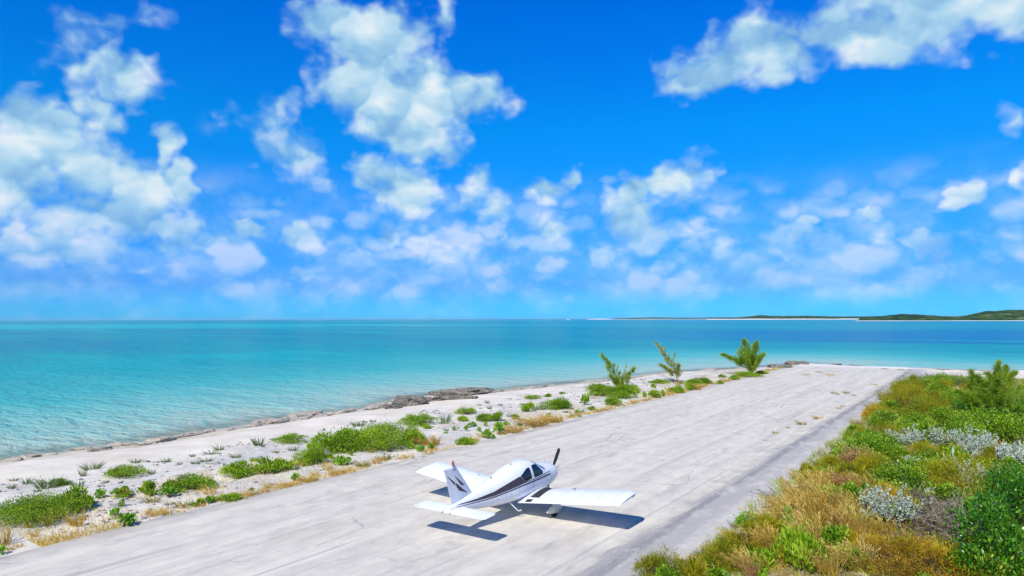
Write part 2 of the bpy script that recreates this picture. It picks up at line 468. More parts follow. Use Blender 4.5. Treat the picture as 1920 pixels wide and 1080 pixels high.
obj_ground = obj('ground', grid_mesh('ground', xs, ys, ground_z, M['ground'], {
    'stony': lambda x, y: sstep(-37.5, -33, x + 1.2 * fbm2(x * .3, y * .3, 8, 3)) * sstep(-23, -25, x),
    'litter': lambda x, y: sstep(-8.6, -7.2, x + .8 * fbm2(x * .6, y * .6, 9, 3)) * sstep(101, 97, y + 2 * fbm2(x * .3, y * .3, 19, 3)),
    'wet': lambda x, y: sstep(3.2, .4, shore_dist(x, y) + 1.8 * fbm2(x * .4, y * .4, 11, 3)) * .8}))
tag(obj_ground, 'white sand and limestone ground of the island', None, None, 'structure')

# airstrip: bleached old pavement, worn in long streaks
m, n, b, o = mat('bleached_pavement')
pos = worldco(n)
st1 = n.noise(n.mapping(pos, scale=(1.1, .045, 1)), 1.0, 7, .62, .2)
st2 = n.noise(n.mapping(pos, loc=(7, 3, 0), scale=(3.2, .10, 1)), 1.0, 6, .65)
blot = n.noise(n.mapping(pos, scale=(.55, .22, 1)), 1.0, 6, .6, .4)
fine = n.noise(pos, 30, 3, .7)
mot = n.noise(n.mapping(pos, scale=(1.0, .55, 1)), 1.7, 7, .68)
c = n.mix(n.maprange(n.math('MULTIPLY_ADD', mot, .55, n.math('MULTIPLY', st1, .55)), .38, .70), (.71, .655, .545), (.545, .504, .432))
c = n.mix(n.math('MULTIPLY', n.maprange(mot, .60, .74), .45), c, (.36, .335, .295))
c = n.mix(n.math('MULTIPLY', n.maprange(st2, .54, .74), .38), c, (.40, .385, .365))
c = n.mix(n.math('MULTIPLY', n.maprange(blot, .56, .74), .55), c, (.46, .405, .335))
c = n.mix(n.math('MULTIPLY', n.maprange(blot, .40, .26), .6), c, (.68, .65, .60))
sm = n.noise(n.mapping(pos, loc=(3, 1, 0), scale=(.8, .30, 1)), 1.0, 5, .68, .3)
c = n.mix(n.math('MULTIPLY', n.maprange(sm, .56, .74), .65), c, (.34, .32, .29))
sp = n.math('MULTIPLY', n.maprange(n.noise(n.mapping(pos, scale=(1, .6, 1)), 1.6, 5, .7), .665, .72), n.maprange(n.noise(pos, .16, 2, .5), .46, .60))
c = n.mix(n.math('MULTIPLY', sp, .75), c, (.20, .19, .18))
c = n.mix(n.math('MULTIPLY', n.maprange(fine, .55, .8), .22), c, (.36, .35, .34))
vc = n.n('ShaderNodeTexVoronoi', feature='DISTANCE_TO_EDGE'); vc.inputs['Scale'].default_value = .42
n.put(vc.inputs['Vector'], n.vec('ADD', n.mapping(pos, scale=(1, .55, 0)), n.vec('MULTIPLY', n.noise(pos, 1.3, 4, .6, color=True), (.55, .55, 0))))
crk = n.math('MULTIPLY', n.maprange(vc.outputs[0], .016, .003), n.maprange(n.noise(pos, .22, 3, .6), .50, .62))
c = n.mix(n.math('MULTIPLY', crk, .55), c, (.22, .205, .19))
tyre = n.math('MULTIPLY', n.maprange(n.noise(n.mapping(pos, loc=(1, 9, 0), scale=(2.6, .06, 1)), 1, 3, .5), .58, .70), n.maprange(n.noise(n.mapping(pos, scale=(.10, .05, 1)), 1, 2, .5), .46, .62))
c = n.mix(n.math('MULTIPLY', tyre, .5), c, (.30, .29, .28))
# long joint lines of the paving lanes, dirt-filled and broken
sepx = n.n('ShaderNodeSeparateXYZ'); n.put(sepx.inputs[0], pos)
for jx, wd, amt in ((-17.4, .05, .5), (-13.6, .035, .35), (-21.3, .04, .35), (-10.6, .05, .35)):
    dx = n.math('ABSOLUTE', n.math('ADD', n.math('MULTIPLY_ADD', n.math('SUBTRACT', st2, .5), .35, sepx.outputs[0]), -jx))
    k = n.math('MULTIPLY', n.maprange(dx, wd * 2.2, wd * .4), n.maprange(n.noise(n.mapping(pos, scale=(.4, .12, 1)), 1, 3, .6), .42, .6))
    c = n.mix(n.math('MULTIPLY', k, amt), c, (.30, .295, .30))
endw = n.maprange(n.math('MULTIPLY_ADD', blot, 6, sepx.outputs[1]), 112.5, 117)
c = n.mix(n.math('MULTIPLY', endw, .6), c, (.74, .70, .64))
P(n, b, Base_Color=c, Roughness=.9, Specular_IOR_Level=.2, Normal=n.bump(n.math('MULTIPLY_ADD', fine, .6, st2), .35, .012))
M['pavement'] = m
def edge_sheet(name, x0, x1, y0, y1, z, m, seed, rag0=.18, rag1=.18, nx=14):
    """paved sheet with a crumbled outline and a thin turned-down rim"""
    ys = np.concatenate([np.arange(y0, y1, .25), [y1]])
    l = x0 + rag0 * fbm2(ys * .8, ys * 0 + 3, seed, 5) + rag0 * 1.2 * fbm2(ys * .11, ys * 0 + 8, seed + 7, 3)
    r = x1 + rag1 * fbm2(ys * .8, ys * 0 + 5, seed + 1, 5) + rag1 * 1.2 * fbm2(ys * .11, ys * 0 + 9, seed + 8, 3)
    t = np.linspace(0, 1, nx)
    X = l[:, None] * (1 - t) + r[:, None] * t
    Y = np.repeat(ys[:, None], nx, 1)
    Z = np.full_like(X, z)
    X = np.concatenate([l[:, None] - .03, X, r[:, None] + .03], 1); Y = np.concatenate([Y[:, :1], Y, Y[:, :1]], 1)
    Z = np.concatenate([Z[:, :1] - .12, Z, Z[:, :1] - .12], 1)
    k = X.shape[1]
    V = np.stack([X.ravel(), Y.ravel(), Z.ravel()], 1)
    i = (np.arange(len(ys) - 1)[:, None] * k + np.arange(k - 1)[None]).ravel()
    me = mesh_np(name, V, [np.stack([i, i + 1, i + 1 + k, i + k], 1)], m)
    return obj(name, me)
runway = edge_sheet('runway', RW_L, RW_R, -40, RW_END, 0.0, M['pavement'], 21, .18, .32)
tag(runway, 'bleached pavement of the airstrip', None, None, 'structure')

# the crumbled lip at the sea end of the strip
mb = MB()
rr = random.Random(4)
ring_t, ring_b = [], []
for i in range(61):
    x = RW_L + .1 + (12.9 + RW_L * -1 - 12.9 + 2.0) * i / 60 * .955
    yy = RW_END + .05 + rr.uniform(-.05, .25)
    ring_t.append([(x, RW_END - .02, -.03), (x, yy, -.035), (x, yy + .3, -.35), (x, yy + 1.2, -1.2)])
mb.loft(ring_t, closed=False)
mb.build('end_apron', mat_plain('broken_concrete', (.62, .59, .54), .95, .1, var=.25, scale=1.5, bump=.04), runway)

# paint left on the far end: a worn white band and a thin faded red line
def paint(name, c, wear):
    m, n, b, o = mat(name)
    k = n.maprange(n.noise(n.mapping(worldco(n), scale=(1, 1.8, 1)), 2.0, 6, .7), wear, wear + .08)
    P(n, b, Base_Color=n.mix(k, c, (.70, .68, .64)), Roughness=.85)
    return m
mb = MB(); mb.box((-24.9, 114.3, .0035), (-10.2, 116.5, .0045)); mb.build('white_band', paint('worn_white_paint', (.82, .81, .80), .52), runway, False)
mb = MB(); mb.box((-24.6, 115.5, .008), (-14.8, 115.85, .009)); mb.build('red_line', paint('worn_red_paint', (.66, .22, .18), .50), runway, False)

# grey gravel shoulder on the landward side
m, n, b, o = mat('grey_gravel')
pos = worldco(n)
sepx = n.n('ShaderNodeSeparateXYZ'); n.put(sepx.inputs[0], pos)
stn = n.noise(n.mapping(pos, scale=(1.5, .09, 1)), 1, 6, .6, .2)
gr = n.noise(pos, 14, 5, .75)
cl = n.noise(pos, 2.8, 6, .65)
rut = n.maprange(n.math('ABSOLUTE', n.math('ADD', n.math('MULTIPLY_ADD', stn, .8, sepx.outputs[0]), 9.05)), .34, .06)
c = n.mix(n.maprange(stn, .3, .7), (.47, .445, .41), (.62, .585, .535))
grey = n.maprange(n.math('MULTIPLY_ADD', n.math('SUBTRACT', cl, .5), 1.2, n.math('MULTIPLY_ADD', stn, .6, sepx.outputs[0])), -7.5, -8.5)
c = n.mix(n.math('MULTIPLY', n.math('MULTIPLY', grey, n.maprange(stn, .25, .6, .35, 1.0)), .80), c, (.385, .365, .335))
c = n.mix(n.math('MULTIPLY', n.math('MULTIPLY', rut, n.maprange(n.math('MULTIPLY_ADD', gr, .5, cl), .40, .80, .30, 1.0)), .75), c, (.24, .235, .235))
c = n.mix(n.math('MULTIPLY', n.maprange(n.noise(n.mapping(pos, scale=(1.1, .35, 1)), 1.3, 7, .72), .48, .68), .65), c, (.68, .63, .55))
c = n.mix(n.math('MULTIPLY', n.maprange(gr, .50, .72), .45), c, (.28, .27, .26))
P(n, b, Base_Color=c, Roughness=.95, Specular_IOR_Level=.15, Normal=n.bump(n.math('MULTIPLY_ADD', gr, .5, cl), .6, .05))
shoulder = edge_sheet('gravel_shoulder', RW_R - .5, RW_R + 2.9, -40, 113.5, -.006, m, 33, .10, .5, 8)
tag(shoulder, 'grey gravel shoulder beside the airstrip', None, None, 'structure')

# ------------------------------------------------------------------ sea
m, n, b, o = mat('sea_water')
pos = worldco(n)
d = attr(n, 'offshore')
f = n.math('DIVIDE', d, n.math('ADD', d, 40.0))
patch = n.noise(n.mapping(pos, rot=(0, 0, R(-34.65)), scale=(.0045, .017, 1)), 1, 6, .62, .4)
patch2 = n.noise(n.mapping(pos, rot=(0, 0, R(-30)), scale=(.00045, .0026, 1)), 1, 5, .6, .3)
near = n.noise(n.mapping(pos, rot=(0, 0, R(-34.65)), scale=(.03, .10, 1)), 1, 6, .62, .4)
f2 = n.math('ADD', f, n.math('MULTIPLY', n.math('SUBTRACT', near, .5), .26), clamp=True)
c = n.ramp(f2, [(0, (.44, .50, .40)), (.12, (.38, .53, .43)), (.28, (.23, .51, .44)), (.46, (.06, .42, .40)), (.66, (.0, .29, .315)), (.86, (.0, .25, .29)), (1, (.0, .25, .30))])
farw = n.maprange(d, 28, 120)
c = n.mix(n.math('MULTIPLY', n.maprange(patch, .46, .58), n.math('MULTIPLY', farw, .78)), c, (.0, .19, .30))
c = n.mix(n.math('MULTIPLY', n.maprange(patch, .44, .32), n.math('MULTIPLY', farw, .7)), c, (.0, .42, .42))
sx = n.n('ShaderNodeSeparateXYZ'); n.put(sx.inputs[0], n.mapping(pos, rot=(0, 0, R(-34.65))))
# deep channel off the end of the strip, sand flats farther out
chan = n.math('MULTIPLY', n.maprange(n.math('MULTIPLY_ADD', n.math('SUBTRACT', patch, .5), 260, sx.outputs[1]), 190, 250),
              n.maprange(n.math('MULTIPLY_ADD', n.math('SUBTRACT', patch, .5), 520, sx.outputs[1]), 520, 380))
chan = n.math('MULTIPLY', chan, n.maprange(sx.outputs[0], 0, 150))
c = n.mix(n.math('MULTIPLY', chan, .85), c, (.0, .13, .33))
c = n.mix(n.math('MULTIPLY', n.maprange(patch2, .48, .58), n.math('MULTIPLY', n.maprange(d, 400, 800), .85)), c, (.0, .22, .34))
c = n.mix(n.math('MULTIPLY', n.maprange(patch2, .46, .36), n.math('MULTIPLY', n.maprange(d, 400, 800), .8)), c, (.0, .42, .43))
wv = n.mapping(pos, rot=(0, 0, R(-20)), scale=(.55, 1.5, 1))
w1 = n.noise(wv, .9, 6, .62, .5)
w2 = n.noise(n.mapping(pos, rot=(0, 0, R(-40)), scale=(.12, .34, 1)), 1, 5, .6, .3)
hgt = n.math('MULTIPLY_ADD', w2, 1.6, w1)
c = n.mix(n.math('MULTIPLY', n.maprange(w1, .48, .62), .60), c, n.mix(.5, c, (.012, .50, .52)))  # light on the ripple faces put into the water colour, following the waves
wash = n.math('MULTIPLY', n.maprange(n.math('MULTIPLY_ADD', n.math('SUBTRACT', w1, .5), 3.0, d), 1.1, .2), n.maprange(near, .46, .60))
c = n.mix(n.math('MULTIPLY', wash, .7), c, (.80, .82, .80))
P(n, b, Base_Color=c, Roughness=.2, IOR=1.33, Specular_IOR_Level=.012, Normal=n.bump(hgt, 1.0, .55))
tr = n.n('ShaderNodeBsdfTransparent')
tr.inputs[0].default_value = (.80, .95, .96, 1)
mx = n.n('ShaderNodeMixShader')
n.put(mx.inputs[0], n.maprange(n.math('MULTIPLY_ADD', n.math('SUBTRACT', near, .5), 5, d), -1.5, 4.5, .35, 1.0))
n.put(mx.inputs[1], tr.outputs[0]); n.put(mx.inputs[2], b.outputs[0])
n.put(o.inputs[0], mx.outputs[0])
gx = np.concatenate([-np.geomspace(25000, 130, 42), axis((-126, -62, 4), (-62, -24, .8), (-24, 60, 4)), np.geomspace(70, 25000, 38)])
gy = np.concatenate([-np.geomspace(25000, 60, 22), axis((-56, 4, 5), (4, 140, 1.0), (140, 200, 5)), np.geomspace(210, 25000, 42)])
sea = obj('sea', grid_mesh('sea', gx, gy, lambda x, y: np.full_like(x, SEA), m, {'offshore': lambda x, y: np.maximum(-shore_dist(x, y), 0)}))
tag(sea, 'turquoise sea', None, None, 'structure')

# ------------------------------------------------------------------ islands along the horizon
m, n, b, o = mat('island_scrub')
pos = worldco(n)
hz = attr(n, 'height')
veg = n.noise(pos, .035, 7, .65)
c = n.ramp(n.maprange(veg, .3, .7), [(0, (.008, .03, .016)), (.45, (.022, .065, .018)), (.8, (.06, .11, .025)), (1, (.22, .20, .12))])
edge = n.math('MULTIPLY_ADD', n.math('SUBTRACT', n.noise(pos, .006, 4, .6), .5), attr(n, 'beach_wobble'), attr(n, 'beach'))
c = n.mix(n.maprange(n.math('SUBTRACT', hz, edge), -.2, .3), (.80, .76, .68), c)
P(n, b, Base_Color=c, Roughness=.95, Specular_IOR_Level=.1, Normal=n.bump(veg, .9, 6.0))
M['island'] = m
ISLANDS = [('low green island with a rocky hill at the right end of the horizon',
  [(-309.2, 2077.1, 4.85), (-277.3, 2081.6, 9.69), (-233.3, 2087.0, 14.54), (-196.4, 2090.8, 20.19), (-160.0, 2093.9, 17.77), (-112.6, 2097.0, 12.92),
   (-77.9, 2098.6, 12.12), (-52.9, 2099.3, 14.54), (-32.7, 2099.7, 21.0), (-10.5, 2100.0, 26.65), (11.3, 2100.0, 26.65), (32.8, 2099.7, 29.08),
   (64.5, 2099.0, 28.27), (105.7, 2097.3, 30.69), (165.1, 2093.5, 24.23), (240.0, 2086.2, 8.08)],
  420, 1.0, (45, 3.0)),
 ('long green island with white beach in the middle of the horizon',
  [(-1512.2, 4344.3, 5.31), (-1434.9, 4370.5, 11.32), (-1311.8, 4409.0, 14.15), (-1250.8, 4426.7, 21.23), (-1190.0, 4443.4, 29.72), (-1129.7, 4459.1, 25.48),
   (-1025.0, 4484.4, 21.94), (-907.1, 4509.7, 22.65), (-791.1, 4531.5, 18.4), (-649.3, 4553.9, 17.69), (-457.0, 4577.2, 21.23), (-246.7, 4593.4, 14.15)],
  600, 4.6, (90, 4)),
 ('faint far island on the horizon behind the shore pines',
  [(-3694.8, 7320.4, 6.31), (-3584.2, 7375.2, 15.14), (-3362.3, 7479.0, 18.92), (-3195.4, 7551.8, 22.71), (-3028.5, 7620.2, 17.66), (-2806.4, 7704.8, 16.4),
   (-2557.8, 7790.9, 20.18), (-2256.8, 7883.3, 18.92)],
  900, 3.0, (200, 2)),
 ('bare white sandspit far out on the horizon',
  [(-3628.3, 6678.0, 3.51), (-3567.3, 6710.8, 7.02), (-3501.1, 6745.5, 8.18), (-3424.4, 6784.8, 5.85), (-3373.2, 6810.4, 2.92)], 400, 40.0, (200, 0.1))]
for k, (label, prof, depth, beach, rug) in enumerate(ISLANDS):
    A = np.array(prof)                                 # x, y, height along the shore facing the strip
    s = np.concatenate([[0], np.cumsum(np.hypot(np.diff(A[:, 0]), np.diff(A[:, 1])))])
    nn = 260
    t = np.linspace(0, s[-1], nn)
    bx, by, bh = (np.interp(t, s, A[:, i]) for i in range(3))
    away = np.stack([bx, by], 1); away /= np.linalg.norm(away, axis=1)[:, None]
    q = np.array([-.06, 0, .02, .05, .09, .15, .22, .32, .44, .58, .72, .86, 1.0])
    pr = np.array([-.02, .01, .05, .16, .30, .48, .66, .84, .96, 1.0, .86, .5, -.02])
    wob = fbm2(t / s[-1] * 22, t * 0 + k, 40 + k, 4) * depth * .05
    X = bx[:, None] + away[:, :1] * (q * depth + wob[:, None]); Y = by[:, None] + away[:, 1:] * (q * depth + wob[:, None])
    Z = bh[:, None] * pr[None]
    Z = Z + np.where(pr > .2, 1, 0)[None] * fbm2(X / rug[0], Y / rug[0], 50 + k, 5, .6) * rug[1] * np.clip(bh[:, None] / 6, .1, 1)
    Z = np.where(pr[None] < 0, -2, Z) + SEA
    ends = sstep(0, .04, np.linspace(0, 1, nn)) * sstep(1, .96, np.linspace(0, 1, nn))
    Z = SEA - 1.0 * (1 - ends[:, None]) + (Z - SEA) * ends[:, None]
    kq = len(q)
    i = (np.arange(nn - 1)[:, None] * kq + np.arange(kq - 1)[None]).ravel()
    me = mesh_np('island', np.stack([X.ravel(), Y.ravel(), Z.ravel()], 1), [np.stack([i, i + 1, i + 1 + kq, i + kq], 1)], M['island'], smooth=True,
                 attrs={'height': (Z - SEA).ravel(), 'beach': np.full(Z.size, beach), 'beach_wobble': np.full(Z.size, beach * 1.6)})
    tag(obj('island', me), label, None, None, 'structure')

# ------------------------------------------------------------------ aircraft (x forward, y to its left, z up; pitched a little nose-up on its gear)
m, n, b, o = mat('white_aircraft_paint')
co = objco(n)
grime = n.noise(n.mapping(co, scale=(.6, 1, 2.5)), 2.2, 6, .65)
P(n, b, Base_Color=n.mix(n.maprange(grime, .52, .75), (.83, .84, .85), (.74, .76, .78)), Roughness=.28, Specular_IOR_Level=.5, Coat_Weight=.25, Coat_Roughness=.12,
  Normal=n.bump(n.noise(co, 3.5, 3, .5), .12, .02))
M['white'] = m
M['white2'] = mat_plain('white_trim_paint', (.80, .81, .82), .35, .5, var=.05, scale=4)
M['purple'] = mat_plain('dark_aubergine_paint', (.055, .038, .05), .4, .4, var=.12, scale=3)
M['walk'] = mat_plain('black_grit_walkway', (.035, .037, .045), .85, .25, var=.35, scale=14, bump=.004)
M['glass'] = mat_plain('tinted_window', (.010, .016, .020), .06, .6)
M['rubber'] = mat_plain('tyre_rubber', (.02, .02, .02), .85, .2)
M['black'] = mat_plain('black_paint', (.018, .016, .024), .45, .4)
M['metal'] = mat_plain('bare_metal', (.55, .55, .55), .35, .5, metal=.9)
M['beacon'] = mat_plain('red_brown_lens', (.32, .10, .05), .3, .5)
M['seam'] = mat_plain('panel_gap', (.10, .10, .11), .8, .2)
M['spat'] = mat_plain('aged_white_fairing', (.66, .66, .60), .4, .4, var=.12, scale=5)

plane = empty('light_aircraft', (-14.91, 22.08, 0.0), (0, -R(2.55), R(90)))
tag(plane, 'white low-wing light aircraft with dark aubergine stripes parked on the airstrip', 'aircraft')
OX = 0.8        # the root stands at the main wheels, 0.8 m behind the wing's leading edge
def PB(mbl, name, m, parent=None, angle=35):
    mbl.v = [(x + OX, y, z) for x, y, z in mbl.v]
    return mbl.build(name, m, parent or plane, True, angle)

# fuselage sections: x, bottom, widest height, top, half width, squareness
FS = np.array([(1.47, .97, 1.02, 1.08, .06, 2.0), (1.455, .87, 1.02, 1.19, .24, 2.1), (1.40, .79, 1.01, 1.28, .37, 2.3), (1.26, .71, 1.0, 1.355, .455, 2.5), (.95, .63, 1.0, 1.42, .515, 2.7),
 (.5, .58, 1.0, 1.47, .55, 2.9), (.25, .56, 1.0, 1.52, .562, 2.9), (.05, .55, 1.02, 1.62, .572, 2.8), (-.2, .54, 1.03, 1.77, .58, 2.7), (-.45, .54, 1.04, 1.855, .58, 2.6),
 (-.85, .54, 1.05, 1.885, .578, 2.6), (-1.3, .545, 1.05, 1.86, .565, 2.6), (-1.8, .575, 1.05, 1.785, .53, 2.55), (-2.4, .635, 1.06, 1.665, .45, 2.5),
 (-3.0, .72, 1.07, 1.55, .355, 2.4), (-3.7, .83, 1.09, 1.435, .25, 2.3), (-4.3, .93, 1.11, 1.345, .165, 2.2), (-4.75, 1.01, 1.13, 1.275, .10, 2.1), (-4.97, 1.06, 1.14, 1.23, .055, 2.0)])
def fsec(x):
    xs_ = FS[::-1, 0]
    # Catmull-Rom through the stations
    i = int(np.clip(np.searchsorted(xs_, x) - 1, 0, len(xs_) - 2))
    Q = FS[::-1]
    p1, p2 = Q[i], Q[i + 1]
    p0, p3 = Q[max(i - 1, 0)], Q[min(i + 2, len(Q) - 1)]
    h = p2[0] - p1[0]; t = min(max((x - p1[0]) / h, 0), 1)
    m1 = (p2 - p0) / max(p2[0] - p0[0], 1e-6) * h; m2 = (p3 - p1) / max(p3[0] - p1[0], 1e-6) * h
    return ((2 * t**3 - 3 * t**2 + 1) * p1 + (t**3 - 2 * t**2 + t) * m1 + (-2 * t**3 + 3 * t**2) * p2 + (t**3 - t**2) * m2)[1:]
def fring(x, k=44):
    zb, zm, zt, hw, e = fsec(x)
    out = []
    for j in range(k):
        a = 2 * PI * j / k
        c, s = math.cos(a), math.sin(a)
        y = hw * math.copysign(abs(c) ** (2 / e), c)
        h = (zt - zm) if s > 0 else (zm - zb)
        ez = e if s < 0 else e * .86
        out.append((x, y, zm + h * math.copysign(abs(s) ** (2 / ez), s)))
    return out
def fy(x, z):
    """half width of the hull at height z"""
    zb, zm, zt, hw, e = fsec(x)
    if z >= zm: q = min((z - zm) / (zt - zm), 1.0); ez = e * .86
    else: q = min((zm - z) / (zm - zb), 1.0); ez = e
    s = q ** (ez / 2)
    return hw * max(1 - s * s, 0.0) ** (1 / e)
mb = MB()
xs = sorted(set([1.47, 1.462, 1.455, 1.43, 1.40, 1.34, 1.26, 1.15] + list(np.round(np.linspace(1.05, -4.97, 58), 3))), reverse=True)
mb.loft([fring(x)[::-1] for x in xs])
fuselage = PB(mb, 'fuselage', M['white'], angle=60)

def hull_patch(name, xs, lo, hi, m, nz=8, off=.004, parent=None, sides=(-1, 1)):
    """thin skin on the hull between lo(x) and hi(x)"""
    res = []
    for sgn in sides:
        mb = MB(); cols = []
        for x in xs:
            a, c2 = lo(x), hi(x)
            colm = []
            for j in range(nz + 1):
                z = a + (c2 - a) * j / nz
                y = fy(x, z)
                y2, z2 = fy(x, z + .01), z + .01
                nz_ = Vector((0, .01, y - y2)) if y2 > 0.001 else Vector((0, 0, 1))
                nz_.normalize()
                colm.append((x, sgn * (y + off * nz_.y), z + off * nz_.z))
            cols.append(colm)
        if sgn > 0: cols = cols[::-1]
        mb.loft(cols, closed=False)
        res.append(PB(mb, name, m, parent, 60))
    return res
def pl(*pts):
    X = [p[0] for p in pts]; Z = [p[1] for p in pts]
    i = np.argsort(X)
    X = np.array(X)[i]; Z = np.array(Z)[i]
    return lambda x: float(np.interp(x, X, Z))
def rng(a, b, k): return list(np.linspace(a, b, k))

# windows: front side pane, rear side pane, windscreen halves
hull_patch('side_window', rng(.05, -.63, 22), pl((.05, 1.33), (.0, 1.285), (-.06, 1.275), (-.58, 1.27), (-.61, 1.285), (-.63, 1.32)),
           pl((.05, 1.36), (.0, 1.42), (-.22, 1.65), (-.29, 1.69), (-.36, 1.70), (-.58, 1.70), (-.61, 1.68), (-.63, 1.64)), M['glass'], 8, .005)
hull_patch('rear_window', rng(-.77, -1.42, 20), pl((-.77, 1.31), (-.79, 1.285), (-.82, 1.275), (-1.18, 1.255), (-1.25, 1.28), (-1.42, 1.49)),
           pl((-.77, 1.64), (-.79, 1.67), (-.82, 1.685), (-1.0, 1.66), (-1.42, 1.50)), M['glass'], 8, .005)
for sgn in (-1, 1):
    mb = MB(); rows = []
    for i in range(15):
        t = i / 14                                    # 0 at the centre post, 1 at the door post
        rowp = []
        for j in range(11):
            q = j / 10                                # 0 base, 1 top
            xb = .24 - .16 * t ** 2.2 * 0; xb = .25 + .08 * t
            xt = -.36 + .10 * t
            x = xb + (xt - xb) * q
            zb, zm, zt, hw, e = fsec(x)
            zside = 1.34 + (.36) * q
            # arc from near the crown to the side
            a_side = math.asin(min(1, max(0, (zside - zm) / (zt - zm))) ** (e * .86 / 2)) if zside < zt else PI / 2 - .02
            a = (PI / 2 - .05) * (1 - t) + a_side * t
            y = hw * math.cos(a) ** (2 / e); z = zm + (zt - zm) * math.sin(a) ** (2 / (e * .86))
            rowp.append((x, sgn * (y + .006 * math.cos(a)), z + .006 * math.sin(a)))
        rows.append(rowp)
    if sgn < 0: rows = rows[::-1]
    mb.loft(rows, closed=False)
    PB(mb, 'windscreen', M['glass'], angle=60)

# stripes
hull_patch('upper_stripe', rng(.60, -1.3, 30), pl((.60, 1.235), (-.6, 1.205), (-1.3, 1.215)), pl((.60, 1.255), (-.6, 1.232), (-1.3, 1.24)), M['purple'], 2, .004)
hull_patch('flank_panel', rng(-1.2, -4.6, 46), pl((-1.2, 1.225), (-1.6, 1.20), (-2.9, 1.135), (-3.7, 1.16), (-4.6, 1.225)),
           pl((-1.2, 1.245), (-1.27, 1.29), (-1.44, 1.50), (-1.6, 1.485), (-2.2, 1.395), (-2.9, 1.275), (-3.7, 1.23), (-4.6, 1.24)), M['purple'], 6, .004)
hull_patch('lower_stripe', rng(.57, -4.7, 60), pl((.57, 1.115), (-1.5, 1.13), (-2.9, 1.075), (-3.7, 1.105), (-4.7, 1.175)),
           pl((.57, 1.175), (-1.5, 1.178), (-2.9, 1.112), (-3.7, 1.133), (-4.7, 1.19)), M['purple'], 3, .004)
# door seam, cowl seam and small details
def hull_line(name, pts, wdt=.008, sides=(-1,)):
    for s in sides:
        mb = MB()
        P3 = []
        for (x0, z0), (x1, z1) in zip(pts[:-1], pts[1:]):
            for i in range(7):
                x = x0 + (x1 - x0) * i / 6; z = z0 + (z1 - z0) * i / 6
                P3.append((x, s * (fy(x, z) + .001), z))
        mb.tube(P3, wdt / 2, 4)
        PB(mb, name, M['seam'])
hull_line('door_seam', [(-.70, 1.72), (-.71, 1.0), (-.66, .80), (.14, .80), (.20, .95), (.16, 1.22)])
hull_line('cowl_seam', [(.66, 1.40), (.66, .75)], .007, (-1, 1))
hull_line('cowl_seam', [(.66, 1.00), (1.30, 1.00)], .006, (-1, 1))
for px, pz in ((-2.05, 1.0), (-2.75, .98), (-1.55, .82)):
    mb = MB(); mb.tube([(px, -fy(px, pz) + .01, pz), (px, -fy(px, pz) - .012, pz)], .022, 8); PB(mb, 'fuel_drain_cap', M['metal'])
mb = MB(); mb.tube([(.30, -fy(.3, .95) + .02, .95), (.30, -fy(.3, .95) - .03, .95)], .035, 10); PB(mb, 'vent', M['metal'])
# cowl openings, exhaust, spinner and propeller
for sgn in (-1, 1):
    mb = MB(); mb.loft([[(1.43 + dx, sgn * (.245 + .10 * math.cos(a)), 1.06 + .055 * math.sin(a)) for a in np.linspace(0, 2 * PI, 16, endpoint=False)] for dx in (-.06, .012)]); PB(mb, 'air_inlet', M['black'])
mb = MB(); mb.tube([(.95, -.22, .68), (.93, -.22, .55), (.85, -.22, .48)], .035, 10); PB(mb, 'exhaust_pipe', M['black'])
hub = (1.60, 0, 1.02)
mb = MB(); mb.loft([[(1.46 + dx, r * math.cos(a), 1.02 + r * math.sin(a)) for a in np.linspace(0, 2 * PI, 20, endpoint=False)] for dx, r in ((0, .16), (.08, .155), (.17, .13), (.25, .08), (.29, .02))])
PB(mb, 'spinner', M['white2'])
propeller = empty('propeller'); propeller.parent = plane; propeller.location = (hub[0] + OX, 0, hub[2])
for s in (1, -1):
    mb = MB(); rings = []
    for i in range(15):
        t = i / 14
        r = .13 + t * .83
        ch = (.032 + .034 * math.sin(min(1, t * 1.3 + .12) * PI * .62)) * (1 if t < .93 else (1 - (t - .93) / .07 * .6))
        tw = R(52 - 36 * t)
        th = .022 * (1 - .75 * t)
        ring = []
        for k in range(10):
            a = 2 * PI * k / 10
            u, v = math.cos(a) * ch, math.sin(a) * th
            ring.append((u * math.sin(tw) + v * math.cos(tw), -(u * math.cos(tw) - v * math.sin(tw)), r))
        rings.append(ring)
    mb.loft(rings)
    ang = R(22)
    mb.v = [(x * 1.0, (y * math.cos(ang) - z * math.sin(ang)) * s, (y * math.sin(ang) + z * math.cos(ang)) * s) for x, y, z in mb.v]
    bl = mb.build('blade', M['black'], propeller)
    mb = MB()
    d0 = Vector((0, -math.sin(ang), math.cos(ang))) * s
    mb.tube([d0 * .125, d0 * .175], .032, 10); mb.build('blade_root', M['metal'], bl)

